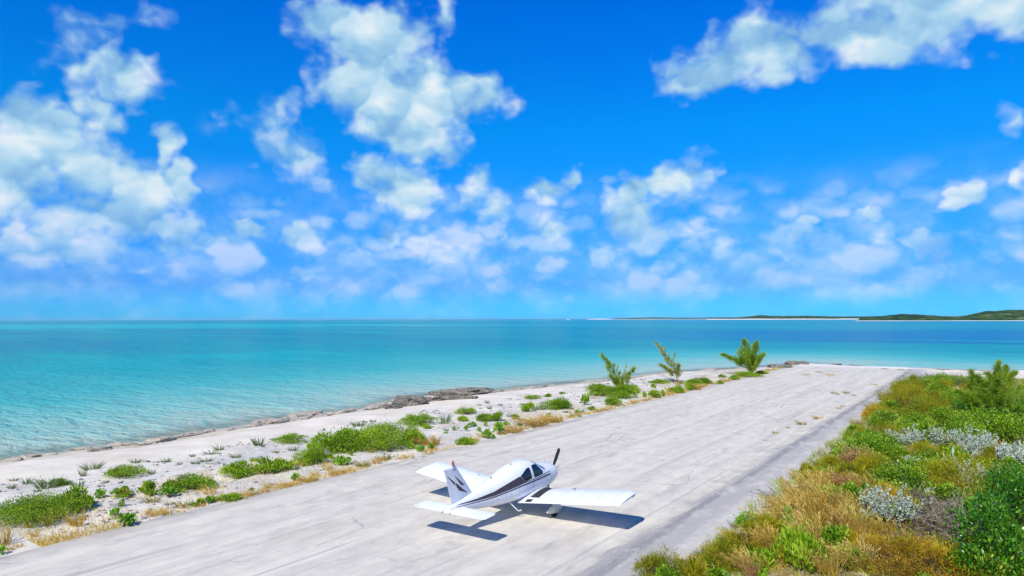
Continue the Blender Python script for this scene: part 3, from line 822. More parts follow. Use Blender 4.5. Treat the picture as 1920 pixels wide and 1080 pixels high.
# wing: rectangular planform, blunt tip with rounded leading corner
CH, DIH, ZW = 1.6, math.tan(R(6.87)), .545
def foil(u):
    yt = 5 * .15 * (.2969 * math.sqrt(max(u, 0)) - .1260 * u - .3516 * u * u + .2843 * u ** 3 - .1015 * u ** 4)
    cam = .022 * (1 - (1 - u / .4) ** 2) if u < .4 else .022 * (1 - ((u - .4) / .6) ** 2)
    return cam + yt, cam - yt
def wing_le(y):
    y = abs(y)
    g = .36 * max(0, min(1, (1.02 - y) / .42)) ** 1.25             # swept glove beside the hull
    tip = 0
    if y > 4.2: tip = .40 * (1 - math.sqrt(max(0, 1 - ((y - 4.2) / .375) ** 2)))
    return g - tip
def wing_pt(y, u, up):
    """u: 0 leading edge to 1 trailing edge"""
    ay = abs(y)
    le = wing_le(y); te = -CH
    c = le - te
    zu, zl = foil(u)
    thick = 1.0 if ay < 4.3 else max(.25, 1 - ((ay - 4.3) / .28) ** 2 * .75)
    zc = ZW + DIH * ay + (.5 - u) * c * .042
    mid = (zu + zl) / 2
    return (le - c * u, y, zc + CH * (mid + ((zu if up else zl) - mid) * thick))
def wing_piece(ys, a, b_, name, m, parent, nu=14):
    mb = MB()
    if a <= 0: us = [(1 - math.cos(PI * i / nu * .5)) * b_ for i in range(nu + 1)]
    else: us = [a + (b_ - a) * i / 4 for i in range(5)]
    rings = [[wing_pt(y, u, True) for u in us[::-1]] + [wing_pt(y, u, False) for u in (us[1:] if a <= 0 else us)] for y in ys]
    mb.loft(rings if ys[0] < ys[-1] else rings)
    return mb
HG = .80
for sgn in (-1, 1):
    ysp = [sgn * y for y in (.40, .58, .66, .74, .82, .92, 1.02, 1.6, 2.4, 3.2, 4.0, 4.2, 4.28, 4.36, 4.44, 4.50, 4.545, 4.57, 4.575)]
    mb = wing_piece(ysp, 0, HG, 'wing', None, None)
    t2 = wing_piece([sgn * y for y in (4.25, 4.36, 4.44, 4.52, 4.57)], HG - .01, 1, '', None, None); mb.add(t2.v, t2.f)
    t2 = wing_piece([sgn * y for y in (.40, .50, .60)], HG - .01, 1, '', None, None); mb.add(t2.v, t2.f)
    if sgn < 0: mb.f = [f[::-1] for f in mb.f]
    wing = PB(mb, 'wing', M['white'], angle=50)
    for nm, y0, y1 in (('flap', .612, 2.385), ('aileron', 2.40, 4.238)):
        mb = wing_piece([sgn * (y0 + (y1 - y0) * i / 6) for i in range(7)], HG + .012, 1, nm, None, None)
        if sgn < 0: mb.f = [f[::-1] for f in mb.f]
        PB(mb, nm, M['white'], wing, 50)
    # gap strip seen between wing and surfaces
    mb = MB(); rings = [[wing_pt(sgn * y, HG - .004, True), wing_pt(sgn * y, HG + .016, True)] for y in (.62, 2.4, 4.23)]
    rings = [[(x, y, z - .014) for x, y, z in r] for r in rings]
    mb.loft(rings, closed=False); PB(mb, 'hinge_gap', M['seam'], wing)
    # wing tip lamp
    mb = MB(); mb.tube([(-.42, sgn * 4.555, wing_pt(4.55, .3, True)[2] - .05), (-.60, sgn * 4.575, wing_pt(4.55, .4, True)[2] - .06)], [.02, .03], 8); PB(mb, 'position_lamp', M['black'], wing)
    # fuel filler cap
    a = wing_pt(sgn * 2.2, .28, True); mb = MB(); mb.tube([(a[0], a[1], a[2] - .01), (a[0], a[1], a[2] + .012)], .05, 12); PB(mb, 'filler_cap', M['metal'], wing)
    if sgn < 0:                                        # boarding side
        def wing_skin(name, y0, y1, u0, u1, m, k=20, off=.004):
            mb = MB()
            rr_ = [[tuple(Vector(wing_pt(sgn * (y0 + (y1 - y0) * j / 4), u0 + (u1 - u0) * i / k, True)) + Vector((0, 0, off))) for j in range(5)] for i in range(k + 1)]
            mb.loft(rr_, closed=False); PB(mb, name, m, wing, 60)
        wing_skin('walkway', .72, 1.14, .05, .765, M['walk'])
        wing_skin('walkway_line', .64, .665, .10, .79, M['walk'])
        wing_skin('flap_step', .70, .98, .845, .965, M['walk'], 6, .004)

# tailplane: one-piece slab with a trailing tab
ST, SZ = -5.087, 1.084
def stab_pt(y, u, up):
    ay = abs(y); c = .76
    le = ST + c - (.16 * (1 - math.sqrt(max(0, 1 - (max(0, ay - 1.33) / .196) ** 2))) if ay > 1.33 else 0)
    te = ST + (.10 * (max(0, ay - 1.40) / .125) ** 2)
    zu, zl = foil(u); h = (zu - zl) / 2 * .75 * (1 if ay < 1.42 else max(.3, 1 - ((ay - 1.42) / .12) ** 2))
    return (le - (le - te) * u, y, SZ + (h if up else -h) * .76)
def stab_piece(ys, a, b_):
    mb = MB()
    us = [(1 - math.cos(PI * i / 10 * .5)) * b_ for i in range(11)] if a <= 0 else [a + (b_ - a) * i / 3 for i in range(4)]
    mb.loft([[stab_pt(y, u, True) for u in us[::-1]] + [stab_pt(y, u, False) for u in (us[1:] if a <= 0 else us)] for y in ys])
    return mb
ys_ = [-1.525, -1.51, -1.48, -1.44, -1.40, -1.33, -.9, -.45, 0, .45, .9, 1.33, 1.40, 1.44, 1.48, 1.51, 1.525]
mb = stab_piece(ys_, 0, .815)
for s in (-1, 1):
    t2 = stab_piece(sorted([s * y for y in (1.36, 1.42, 1.48, 1.525)]), .80, 1); mb.add(t2.v, t2.f)
stab = PB(mb, 'stabilator', M['white'], angle=50)
PB(stab_piece([-1.34, -.9, -.45, 0, .45, .9, 1.34], .828, 1), 'trim_tab', M['white'], stab, 50)
for s in (-.16, .16):
    mb = MB(); mb.tube([(ST + .02, s, SZ + .02), (ST - .05, s, SZ - .02)], .012, 6); PB(mb, 'tab_bracket', M['seam'], stab)

# fin and rudder with pressed ribs
def fin_side(zq):
    """leading edge, hinge and trailing edge x at height z"""
    t = (zq - 1.28) / (2.51 - 1.28)
    return (-3.60 - .95 * t if t < .985 else -4.575, -4.455 - .345 * t, -4.81 - .345 * t)
def fin_panel(kind):
    mb = MB(); rings = []
    N = 72
    z0, z1 = (1.22, 2.50) if kind == 'fin' else (1.285, 2.49)
    for i in range(N + 1):
        z = z0 + (z1 - z0) * i / N
        le, hg, te = fin_side(z)
        tt = .052 * (1 - .4 * (z - 1.28) / 1.2)
        rb = abs(((z * 11.5) % 1.0) - .5) * 2
        rb = -.016 * max(0, 1 - rb * 2.0)               # pressed groove
        if i in (0, N): rb = -.012
        if kind == 'fin':
            a, c2 = le, hg + .012
            prof = [(0, .0), (.04, .38), (.12, .68), (.3, .95), (.6, 1.0), (1.0, .86)]
        else:
            a, c2 = hg - .012, te
            prof = [(0, .84), (.35, .62), (.7, .34), (1.0, .08)]
        ring = []
        for q, hh in prof:
            g = rb if .1 < q < .99 else 0
            ring.append((a + (c2 - a) * q, -(tt * hh + g), z))
        for q, hh in prof[::-1]:
            if hh == 0: continue
            g = rb if .1 < q < .99 else 0
            ring.append((a + (c2 - a) * q, (tt * hh + g), z))
        rings.append(ring)
    mb.loft(rings)
    return PB(mb, kind, M['white2'], angle=40)
fin = fin_panel('fin'); rudder = fin_panel('rudder')
mb = MB(); rings = []
for (z, k) in ((2.495, 1.0), (2.525, .95), (2.545, .6)):
    le, hg, te = fin_side(2.5)
    rings.append([(le + .02 - .05 * (1 - k), 0, z), (le - .08, -.028 * k, z), (hg + .012, -.028 * k, z), (hg + .012, .028 * k, z), (le - .08, .028 * k, z)])
mb.loft(rings); PB(mb, 'fin_tip', M['white2'], fin, 40)
mb = MB(); mb.tube([(-4.68, 0, 2.53), (-4.68, 0, 2.60), (-4.68, 0, 2.655), (-4.68, 0, 2.70), (-4.68, 0, 2.715)], [.045, .045, .042, .026, .006], 12); PB(mb, 'beacon', M['beacon'], fin)
mb = MB(); mb.tube([(-5.13, 0, 2.46), (-5.20, 0, 2.47)], [.02, .014], 8); PB(mb, 'tail_lamp', M['spat'], rudder)
def fin_skin(name, poly, parent, kind, m=None, nr=14, nc=6):
    def h_at(x, z):
        le, hg, te = fin_side(z); tt = .052 * (1 - .4 * (z - 1.28) / 1.2)
        if kind == 'fin': q = (x - le) / (hg + .012 - le); return np.interp(q, [0, .04, .12, .3, .6, 1], [0, .38, .68, .95, 1, .86]) * tt
        q = (x - hg + .012) / (te - hg + .012); return np.interp(q, [0, .35, .7, 1], [.84, .62, .34, .08]) * tt
    zs = [p[1] for p in poly]; za, zb_ = min(zs), max(zs)
    for s in (-1, 1):
        mb = MB(); rows = []
        for i in range(nr + 1):
            z = min(max(za + (zb_ - za) * i / nr, za + 1e-4), zb_ - 1e-4)
            cr = []
            for (x0, z0), (x1, z1) in zip(poly, poly[1:] + poly[:1]):
                if (z0 > z) != (z1 > z): cr.append(x0 + (z - z0) / (z1 - z0) * (x1 - x0))
            a, c2 = min(cr), max(cr)
            rows.append([(a + (c2 - a) * j / nc, s * (h_at(a + (c2 - a) * j / nc, z) + .004), z) for j in range(nc + 1)])
        mb.loft(rows if s > 0 else rows[::-1], closed=False)
        PB(mb, name, m or M['purple'], parent)
hx = lambda z: fin_side(z)[1]
fin_skin('arrow_mark', [(-5.03, 2.28), (hx(2.0) - .02, 2.0), (hx(1.86) - .02, 1.86)], rudder, 'rudder')
fin_skin('arrow_mark', [(hx(1.98) + .018, 1.98), (-4.29, 1.70), (-4.0, 1.49), (-4.45, 1.66), (hx(1.85) + .018, 1.85)], fin, 'fin')
fin_skin('arrow_mark', [(-4.70, 2.24), (-4.42, 2.01), (-4.13, 1.76), (-4.35, 1.83)], fin, 'fin')
M['flag_red'] = mat_plain('flag_red', (.45, .10, .10), .5)
M['flag_blue'] = mat_plain('flag_blue', (.05, .07, .22), .5)
for i in range(3): fin_skin('flag_stripe', [(-4.73, 2.375 + i * .022), (-4.60, 2.38 + i * .022), (-4.60, 2.391 + i * .022), (-4.73, 2.386 + i * .022)], fin, 'fin', M['flag_red'], 2, 3)
fin_skin('flag_field', [(-4.66, 2.412), (-4.60, 2.412), (-4.60, 2.442), (-4.66, 2.442)], fin, 'fin', M['flag_blue'], 2, 2)

# landing gear
def spat_mesh(x, y, z0, s=1.0):
    mb = MB(); rings = []
    for i in range(17):
        t = i / 16
        xx = x + (.50 - 1.06 * t) * s
        hgt = .19 * (math.sin(PI * min(1, t * 1.55 + .02)) if t < .32 else math.cos((t - .32) / .68 * PI / 2) ** .75) * s
        hgt = max(hgt, .012)
        wd = hgt * .62
        zc = z0 + .235 * s + .05 * t
        rings.append([(xx, y + wd * math.copysign(abs(math.cos(a)) ** .8, math.cos(a)), zc + hgt * math.copysign(abs(math.sin(a)) ** .8, math.sin(a)) * (1 if math.sin(a) > 0 else .72)) for a in np.linspace(0, 2 * PI, 16, endpoint=False)])
    mb.loft(rings)
    return mb
def tyre_mesh(x, y, z0, r, wd):
    mb = MB(); rings = []
    for k in range(10):
        a = 2 * PI * k / 10
        rr_ = r - wd * .5 + math.cos(a) * wd * .5; yy = math.sin(a) * wd * .5
        rings.append([(x + rr_ * math.cos(b2), y + yy, z0 + r + rr_ * math.sin(b2)) for b2 in np.linspace(0, 2 * PI, 28, endpoint=False)])
    rings.append(rings[0]); mb.loft(rings, caps=False)
    return mb
for sgn in (-1, 1):
    leg = PB(spat_mesh(-.78, sgn * 1.52, 0), 'wheel_fairing', M['spat'], angle=60)
    PB(tyre_mesh(-.80, sgn * 1.52, 0, .205, .15), 'tyre', M['rubber'], leg)
    mb = MB(); mb.tube([(-.78, sgn * 1.50, .28), (-.76, sgn * 1.48, .72)], [.045, .05], 10); PB(mb, 'strut', M['metal'], leg)
    mb = MB(); mb.tube([(-.95, sgn * 1.5, .45), (-.86, sgn * 1.5, .34), (-.8, sgn * 1.5, .33)], .015, 6); PB(mb, 'torque_link', M['black'], leg)
nose = PB(spat_mesh(1.02, 0, -.085, .82), 'nose_fairing', M['spat'], angle=60)
PB(tyre_mesh(1.02, 0, -.085, .18, .13), 'tyre', M['rubber'], nose)
mb = MB(); mb.tube([(1.0, 0, .18), (.95, 0, .72)], [.035, .04], 10); PB(mb, 'strut', M['metal'], nose)
# boarding step, aerials, tie-down ring
mb = MB(); mb.tube([(-1.98, -.36, .66), (-1.88, -.46, .50), (-1.72, -.52, .33), (-1.68, -.54, .30), (-1.54, -.55, .29)], [.022, .022, .022, .022, .026], 8); PB(mb, 'boarding_step', M['white2'])
mb = MB(); mb.tube([(-1.35, 0, 1.845), (-1.36, 0, 1.90)], [.03, .012], 8); PB(mb, 'aerial', M['black'])
mb = MB(); mb.tube([(-2.58, 0, 1.62), (-2.60, 0, 1.70)], [.028, .012], 8); PB(mb, 'aerial', M['black'])
mb = MB(); mb.tube([(-4.55, 0, .99), (-4.58, 0, .90), (-4.66, 0, .90), (-4.68, 0, .99)], .012, 6); PB(mb, 'tie_down_ring', M['metal'])
for yy in (-2.6, 2.6):
    mb = MB(); z = wing_pt(yy, .5, False)[2]; mb.tube([(-.75, yy, z + .01), (-.77, yy, z - .05), (-.83, yy, z - .05), (-.85, yy, z + .01)], .01, 6); PB(mb, 'tie_down_ring', M['metal'])

# skin joints
M['joint'] = mat_plain('skin_joint', (.42, .43, .44), .6, .3)
for xx in (-1.62, -2.3, -3.0, -3.65):
    for s in (-1, 1):
        mb = MB(); zb_, zm_, zt_, _, _ = fsec(xx)
        mb.tube([(xx, s * (fy(xx, zb_ + (zt_ - zb_) * k / 14) + .0005), zb_ + (zt_ - zb_) * k / 14) for k in range(1, 14)], .0045, 4); PB(mb, 'skin_joint', M['joint'], fuselage)
for wobj, sgn in zip([o for o in plane.children if o.name.startswith('wing')], (-1, 1)):
    for yy in (1.35, 2.0, 2.75, 3.5, 4.15):
        mb = MB(); mb.tube([tuple(Vector(wing_pt(sgn * yy, u, True)) + Vector((0, 0, .0005))) for u in np.linspace(.02, .78, 10)], .0045, 4); PB(mb, 'skin_joint', M['joint'], wobj)
    mb = MB(); mb.tube([tuple(Vector(wing_pt(sgn * yy, .38, True)) + Vector((0, 0, .0005))) for yy in np.linspace(1.1, 4.2, 8)], .0045, 4); PB(mb, 'skin_joint', M['joint'], wobj)


# ------------------------------------------------------------------ plant shapes
def unit(a): return a / np.maximum(np.linalg.norm(a, axis=1, keepdims=True), 1e-9)
def leaves(C, D, L, W, rs):
    """lozenge leaves: base point, direction, length, width"""
    n = len(C)
    S = unit(np.cross(D, rs.normal(size=(n, 3))))
    L = np.asarray(L).reshape(-1, 1); W = np.asarray(W).reshape(-1, 1)
    V = np.stack([C, C + D * L * .5 + S * W * .5, C + D * L, C + D * L * .5 - S * W * .5], 1).reshape(-1, 3)
    return V, np.arange(4 * n).reshape(n, 4)
def strips(B, T, H, bend, W, rs, tipw=.15):
    """curved blades: base, tip direction (unit), length, sideways bend vector, width"""
    n = len(B)
    H = np.asarray(H).reshape(-1, 1); W = np.asarray(W).reshape(-1, 1)
    S = unit(np.cross(T, rs.normal(size=(n, 3))))
    rows = []
    for t, wq in ((0, 1), (.4, .9), (.75, .6), (1, tipw)):
        p = B + T * H * t + bend * H * t * t
        rows += [p - S * W * wq * .5, p + S * W * wq * .5]
    V = np.stack(rows, 1).reshape(-1, 3)
    o = np.arange(n)[:, None] * 8
    F = np.concatenate([o + np.array([0, 1, 3, 2]), o + np.array([2, 3, 5, 4]), o + np.array([4, 5, 7, 6])])
    return V, F
def stems_mesh(ends, rs, r0=.018):
    mb = MB()
    for e in ends:
        e = Vector(e); mid = e * .5 + Vector((rs.normal(0, .05), rs.normal(0, .05), .08)) * e.length
        mb.tube([(rs.normal(0, .02), rs.normal(0, .02), -.06), mid, e], [r0, r0 * .7, r0 * .3], 4, False)
    me = bpy.data.meshes.new('stem'); me.from_pydata(mb.v, [], mb.f); me.update()
    return me
def shrub_shape(seed, w, h, n, lf, m, clumps=14, up=.5, tone0=.45, thin=False, openness=.0):
    """mound of leafy clumps; returns foliage and stem meshes"""
    rs = np.random.RandomState(seed)
    a = rs.rand(clumps) * 2 * PI; q = np.sqrt(rs.rand(clumps)) * .82
    cx, cy = np.cos(a) * q * w / 2, np.sin(a) * q * w / 2 * .85
    cz = h * (1 - q ** 2 * .80) * np.where(q > .45, rs.uniform(.08, .75, clumps), rs.uniform(.35, .85, clumps))
    cr = np.minimum(w, h * 1.8) * rs.uniform(.12, .30, clumps)
    k = rs.choice(clumps, n, p=cr ** 2 / (cr ** 2).sum())
    d = rs.normal(size=(n, 3)); d[:, 2] = np.abs(d[:, 2]) * .9 + rs.normal(0, .35, n); d = unit(d)
    rad = cr[k, None] * (rs.uniform(.35, 1, (n, 1)) ** .5) * rs.choice([1, 1, 1, 1.2, 1.5], (n, 1))
    C = np.stack([cx[k], cy[k], cz[k]], 1) + d * rad * np.array([1, 1, .8])
    C[:, 2] = np.maximum(np.abs(C[:, 2]), .01)
    D = unit(d + np.array([0, 0, up]) + rs.normal(0, .45, (n, 3)))
    L = lf[0] * rs.uniform(.65, 1.35, n)
    V, F = leaves(C, D, L, L * lf[1] / lf[0] * rs.uniform(.75, 1.25, n), rs)
    ct = rs.normal(0, .13, clumps)
    tone = np.clip(tone0 + ct[k] * 1.4 + rs.normal(0, .19, n), 0, 1)
    fol = mesh_np('foliage', V, [F], m, tone=np.repeat(tone, 4))
    st = stems_mesh(np.stack([cx, cy, cz], 1), rs, .012 + .008 * min(w, 2)); st.materials.append(M['stem'])
    return fol, st
def tuft_shape(seed, w, h, n, m, bend=(0, 0, 0), wd=.02, tone0=.5, plume=False, spread=.35, name='blades'):
    rs = np.random.RandomState(seed)
    a = rs.rand(n) * 2 * PI; q = np.sqrt(rs.rand(n)) * w * .32
    B = np.stack([np.cos(a) * q, np.sin(a) * q, np.full(n, -.02)], 1)
    T = np.stack([np.cos(a) * spread * rs.rand(n), np.sin(a) * spread * rs.rand(n), np.ones(n)], 1) + rs.normal(0, .12, (n, 3))
    T = unit(T)
    bd = np.array(bend)[None] * rs.uniform(.5, 1.4, (n, 1)) + np.stack([np.cos(a), np.sin(a), -.5 * np.ones(n)], 1) * rs.uniform(.05, .32, (n, 1))
    H = h * rs.uniform(.5, 1.05, n)
    V, F = strips(B, T, H, bd, wd * rs.uniform(.7, 1.3, n), rs)
    tone = np.repeat(np.clip(tone0 + rs.normal(0, .2, n), 0, 1), 8)
    if plume:
        k = rs.choice(n, n // 2); t = rs.uniform(.62, 1.0, (len(k) * 6, 1)); k = np.repeat(k, 6)
        p = B[k] + T[k] * H[k, None] * t + bd[k] * H[k, None] * t * t
        D = unit(T[k] + 2 * bd[k] * t + rs.normal(0, .25, (len(k), 3)))
        V2, F2 = leaves(p, D, np.full(len(k), h * .14), np.full(len(k), h * .022), rs)
        F = np.concatenate([F, F2 + len(V)]); V = np.concatenate([V, V2])
        tone = np.concatenate([tone, np.repeat(np.clip(tone0 + .15 + rs.normal(0, .18, len(k)), 0, 1), 4)])
    return mesh_np(name, V, [F], m, tone=tone)
def silver_shape(seed, w, h, m, branches=13):
    """branching shrub that ends in rosettes of pale leaves"""
    rs = np.random.RandomState(seed)
    mb = MB(); tips = []
    for i in range(branches):
        a = 2 * PI * i / branches + rs.normal(0, .3); rr_ = rs.uniform(.35, 1.0)
        e = Vector((math.cos(a) * w / 2 * rr_, math.sin(a) * w / 2 * rr_, h * rs.uniform(.55, 1.0) * (1.05 - .35 * rr_)))
        mid = Vector((e.x * .55, e.y * .55, e.z * .42))
        mb.tube([(0, 0, -.05), mid, e], [.022, .016, .006], 4, False)
        for t in (.55, .68, .8, .9, 1.0):
            for r_ in range(3):
                p = mid.lerp(e, (t - .5) * 2) + Vector(rs.normal(0, .075 * min(1.6, (w + h) / 2), 3))
                tips.append(((p.x, p.y, max(p.z, .05)), unit(np.array([[e.x, e.y, e.z + .6 * h]]))[0]))
    C, D = [], []
    for p, d in tips:
        k = 16
        dd = unit(np.array(d)[None] * .6 + rs.normal(0, .75, (k, 3)))
        C.append(np.array(p)[None] + dd * .015 - np.array(d)[None] * rs.uniform(0, .10, (k, 1))); D.append(dd)
    C = np.concatenate(C); D = np.concatenate(D); n = len(C)
    L = rs.uniform(.05, .10, n)
    V, F = leaves(C, D, L, L * .42, rs)
    fol = mesh_np('foliage', V, [F], m, tone=np.repeat(np.clip(.55 + rs.normal(0, .22, n), 0, 1), 4))
    st = bpy.data.meshes.new('stem'); st.from_pydata(mb.v, [], mb.f); st.update(); st.materials.append(M['dead'])
    return fol, st
def pine_shape(seed, trunks, m, nb=20, needle=.3, wd=.028, fullness=1.0, lee=(-.45, -.3, .1)):
    """young feathery shore pine: trunks as (tip x, y, z, start of the foliage 0..1, base radius); branches sweep up and downwind"""
    rs = np.random.RandomState(seed)
    mb = MB(); Bs, Ts, Hs, bd, tone = [], [], [], [], []
    lee = Vector(lee)
    def tuft(p, d, ln, k, tn):
        Bs.append(np.repeat(np.array(p)[None], k, 0) + rs.normal(0, .03, (k, 3)))
        Ts.append(unit(np.array(d)[None] + rs.normal(0, .38, (k, 3))))
        Hs.append(ln * rs.uniform(.45, 1.1, k))
        bd.append(np.array(lee)[None] * .22 + np.array([[0, 0, -.16]]) + rs.normal(0, .05, (k, 3)))
        tone.append(np.clip(tn + rs.normal(0, .15, k), 0, 1))
    for tx, ty, tz, s0, r0 in trunks:
        tip = Vector((tx, ty, tz)); mid = Vector((tx * .22, ty * .22, tz * .55))
        pt = lambda t: (1 - t) ** 2 * Vector((0, 0, -.1)) + 2 * t * (1 - t) * mid + t * t * tip
        mb.tube([pt(i / 7) for i in range(8)], [r0 * .6 * (1 - i / 7.6) for i in range(8)], 6, False)
        ln = tip.length
        for i in range(nb):
            t = s0 + (1 - s0) * ((i + rs.rand()) / nb) ** .9
            p0 = pt(t); ax = (pt(min(1, t + .05)) - pt(t - .05)).normalized()
            a = rs.rand() * 2 * PI
            out = Vector((math.cos(a), math.sin(a), .25))
            bl = max(.10, ln * .46 * (1 - t) ** 1.15 * rs.choice([.35, .6, .85, 1.25]) * fullness)
            d = (out * .8 + ax * .55 + lee * .55).normalized()
            e = p0 + d * bl + Vector((0, 0, bl * .30))
            c1 = p0 + d * bl * .6
            mb.tube([p0, c1, e], [.012 * (1 + bl * .3), .008, .003], 3, False)
            tn = .55 + rs.normal(0, .15)
            for q in range(max(5, int(bl / .07))):
                u = rs.uniform(.2, 1)
                pq = (1 - u) ** 2 * p0 + 2 * u * (1 - u) * c1 + u * u * e
                dq = (d * .6 + Vector(rs.normal(0, .45, 3)) + Vector((0, 0, .45)) + lee * .4).normalized()
                tuft(pq, dq, needle * (1.2 - .45 * u), 8, tn)
        for q_ in (.8, .87, .94, 1.0): tuft(pt(q_), (tip - pt(.85)).normalized(), needle * .9, 12, .6)
    Bs = np.concatenate(Bs); Ts = np.concatenate(Ts); Hs = np.concatenate(Hs); bd = np.concatenate(bd); tone = np.concatenate(tone)
    V, F = strips(Bs, Ts, Hs, bd, np.full(len(Bs), wd), rs, .3)
    crown = mesh_np('crown', V, [F], m, tone=np.repeat(tone, 8))
    tr = bpy.data.meshes.new('trunk'); tr.from_pydata(mb.v, [], mb.f); tr.update(); tr.materials.append(M['trunk'])
    return crown, tr
def tangle_shape(seed, w, h, n, m):
    rs = np.random.RandomState(seed)
    a = rs.rand(n) * 2 * PI; q = np.sqrt(rs.rand(n)) * w / 2
    z = rs.rand(n) * h * (1 - (q / (w / 2)) ** 2 * .7)
    B = np.stack([np.cos(a) * q, np.sin(a) * q, z], 1)
    T = unit(rs.normal(size=(n, 3)) * np.array([1, 1, .7]))
    V, F = strips(B, T, rs.uniform(.2, .6, n) * min(1, w), rs.normal(0, .3, (n, 3)), rs.uniform(.006, .018, n), rs, .5)
    V[:, 2] = np.maximum(V[:, 2], .0)
    return mesh_np('twigs', V, [F], m, tone=np.repeat(np.clip(.5 + rs.normal(0, .25, n), 0, 1), 8))

# image-right direction is not special here; the trade wind leans everything towards -x, -y
WIND = np.array([-.30, -.20, .02])
M['tangle'] = mat_leaf('dead_tangle', [(0, (.07, .05, .04)), (.5, (.20, .15, .11)), (1, (.40, .34, .28))], trans=.05)
SHAPES = {}
def shapes(key):
    if key in SHAPES: return SHAPES[key]
    kind, size = key
    s = {0: .45, 1: 1.1, 2: 2.4, 3: 4.2}[size]
    N = {0: 260, 1: 1300, 2: 4200, 3: 8500}[size]
    out = []
    for v in range(3):
        sd = hash((kind, size)) % 1000 * 0 + sum(map(ord, kind)) * 7 + size * 31 + v * 101
        if kind == 'S': r_ = shrub_shape(sd, s, s * .38, int(N * (1.35 if size < 2 else 1.9)), (.085, .036), M['green'], [8, 17, 30, 48][size], .9, .55)
        elif kind == 'C': r_ = shrub_shape(sd, s, s * .25, N, (.075, .03), M['green'], [8, 20, 40, 70][size], .4, .5)
        elif kind == 'L': r_ = shrub_shape(sd, s, s * .7, int(N * .5), (.10, .075), M['lime'], [5, 10, 18, 26][size], .3, .55)
        elif kind == 'B': r_ = shrub_shape(sd, s, s * .55, int(N * 1.25), (.095, .055), M['bright'], [7, 18, 38, 64][size], .35)
        elif kind == 'D': r_ = shrub_shape(sd, s, s * .60, int(N * 1.45), (.085, .05), M['dark_green'], [7, 18, 40, 70][size], .2)
        elif kind == 'O': r_ = shrub_shape(sd, s, s * .30, int(N * 1.9), (.11, .014), M['olive'], [10, 24, 50, 90][size], .2)
        elif kind == 'U': r_ = shrub_shape(sd, s, s * .28, int(N * 1.9), (.11, .014), M['rust'], [10, 24, 50, 90][size], .2)
        elif kind == 'W': r_ = silver_shape(sd, s, s * .55, M['silver'], [6, 11, 20, 30][size])
        elif kind == 'G': r_ = (tuft_shape(sd, s, s * .75, int(34 * (1 + size * 2)), M['grey_green'], WIND * .3, .030, .5, False, .9),)
        elif kind == 'T': r_ = (tuft_shape(sd, s, s * 1.0, int(60 * (1 + size * 3)), M['tan'], WIND, .016, .5, True, .4),)
        elif kind == 'H': r_ = (tuft_shape(sd, s, s * .8, int(60 * (1 + size * 3)), M['olive_blade'], WIND * .6, .016, .5, False, .6),)
        elif kind == 'R': r_ = (tuft_shape(sd, s, s * 1.3, int(70 * (1 + size * 3)), M['plume'], WIND * .7, .016, .5, True, .25),)
        elif kind == 'K': r_ = (tangle_shape(sd, s, s * .55, int(N * .5), M['tangle']),)
        out.append(r_)
    SHAPES[key] = out
    return out
DIM = {'S': .38, 'C': .25, 'L': .7, 'B': .55, 'D': .60, 'O': .30, 'U': .28, 'W': .55, 'G': .75, 'T': 1.0, 'H': .8, 'R': 1.3, 'K': .55}
NAME = {'S': 'beach_shrub', 'C': 'creeping_shrub', 'L': 'leafy_plant', 'B': 'leafy_bush', 'D': 'glossy_bush', 'O': 'creeper_mound', 'U': 'creeper_mound', 'W': 'silver_shrub',
        'G': 'beach_sprig', 'T': 'dry_grass_tuft', 'H': 'olive_grass_tuft', 'R': 'plume_grass_tuft', 'K': 'twig_tangle'}
CAT = {'S': 'shrub', 'C': 'shrub', 'L': 'plant', 'B': 'bush', 'D': 'bush', 'O': 'creeper', 'U': 'creeper', 'W': 'shrub', 'G': 'sprig', 'T': 'grass tuft', 'H': 'grass tuft', 'R': 'grass tuft', 'K': 'dead twigs'}
prs = random.Random(77)
def plant(kind, x, y, wd, ht, label, group=None):
    size = 0 if wd < .75 else 1 if wd < 1.7 else 2 if wd < 3.3 else 3
    s = {0: .45, 1: 1.1, 2: 2.4, 3: 4.2}[size]
    var = prs.choice(shapes((kind, size)))
    sc = (wd / s, wd / s * prs.uniform(.85, 1.15), ht / (s * DIM[kind]))
    z = gz(x, y) - .02
    rz = prs.uniform(0, 2 * PI) if kind not in 'TRHG' else prs.uniform(-.5, .5)
    if len(var) == 1:
        root = obj(NAME[kind], var[0], None, (x, y, z), (0, 0, rz), sc)
    else:
        root = empty(NAME[kind], (x, y, z), (0, 0, rz))
        root.scale = sc
        obj('foliage', var[0], root); obj('stem', var[1], root)
    tag(root, label, CAT[kind], group)
    return root

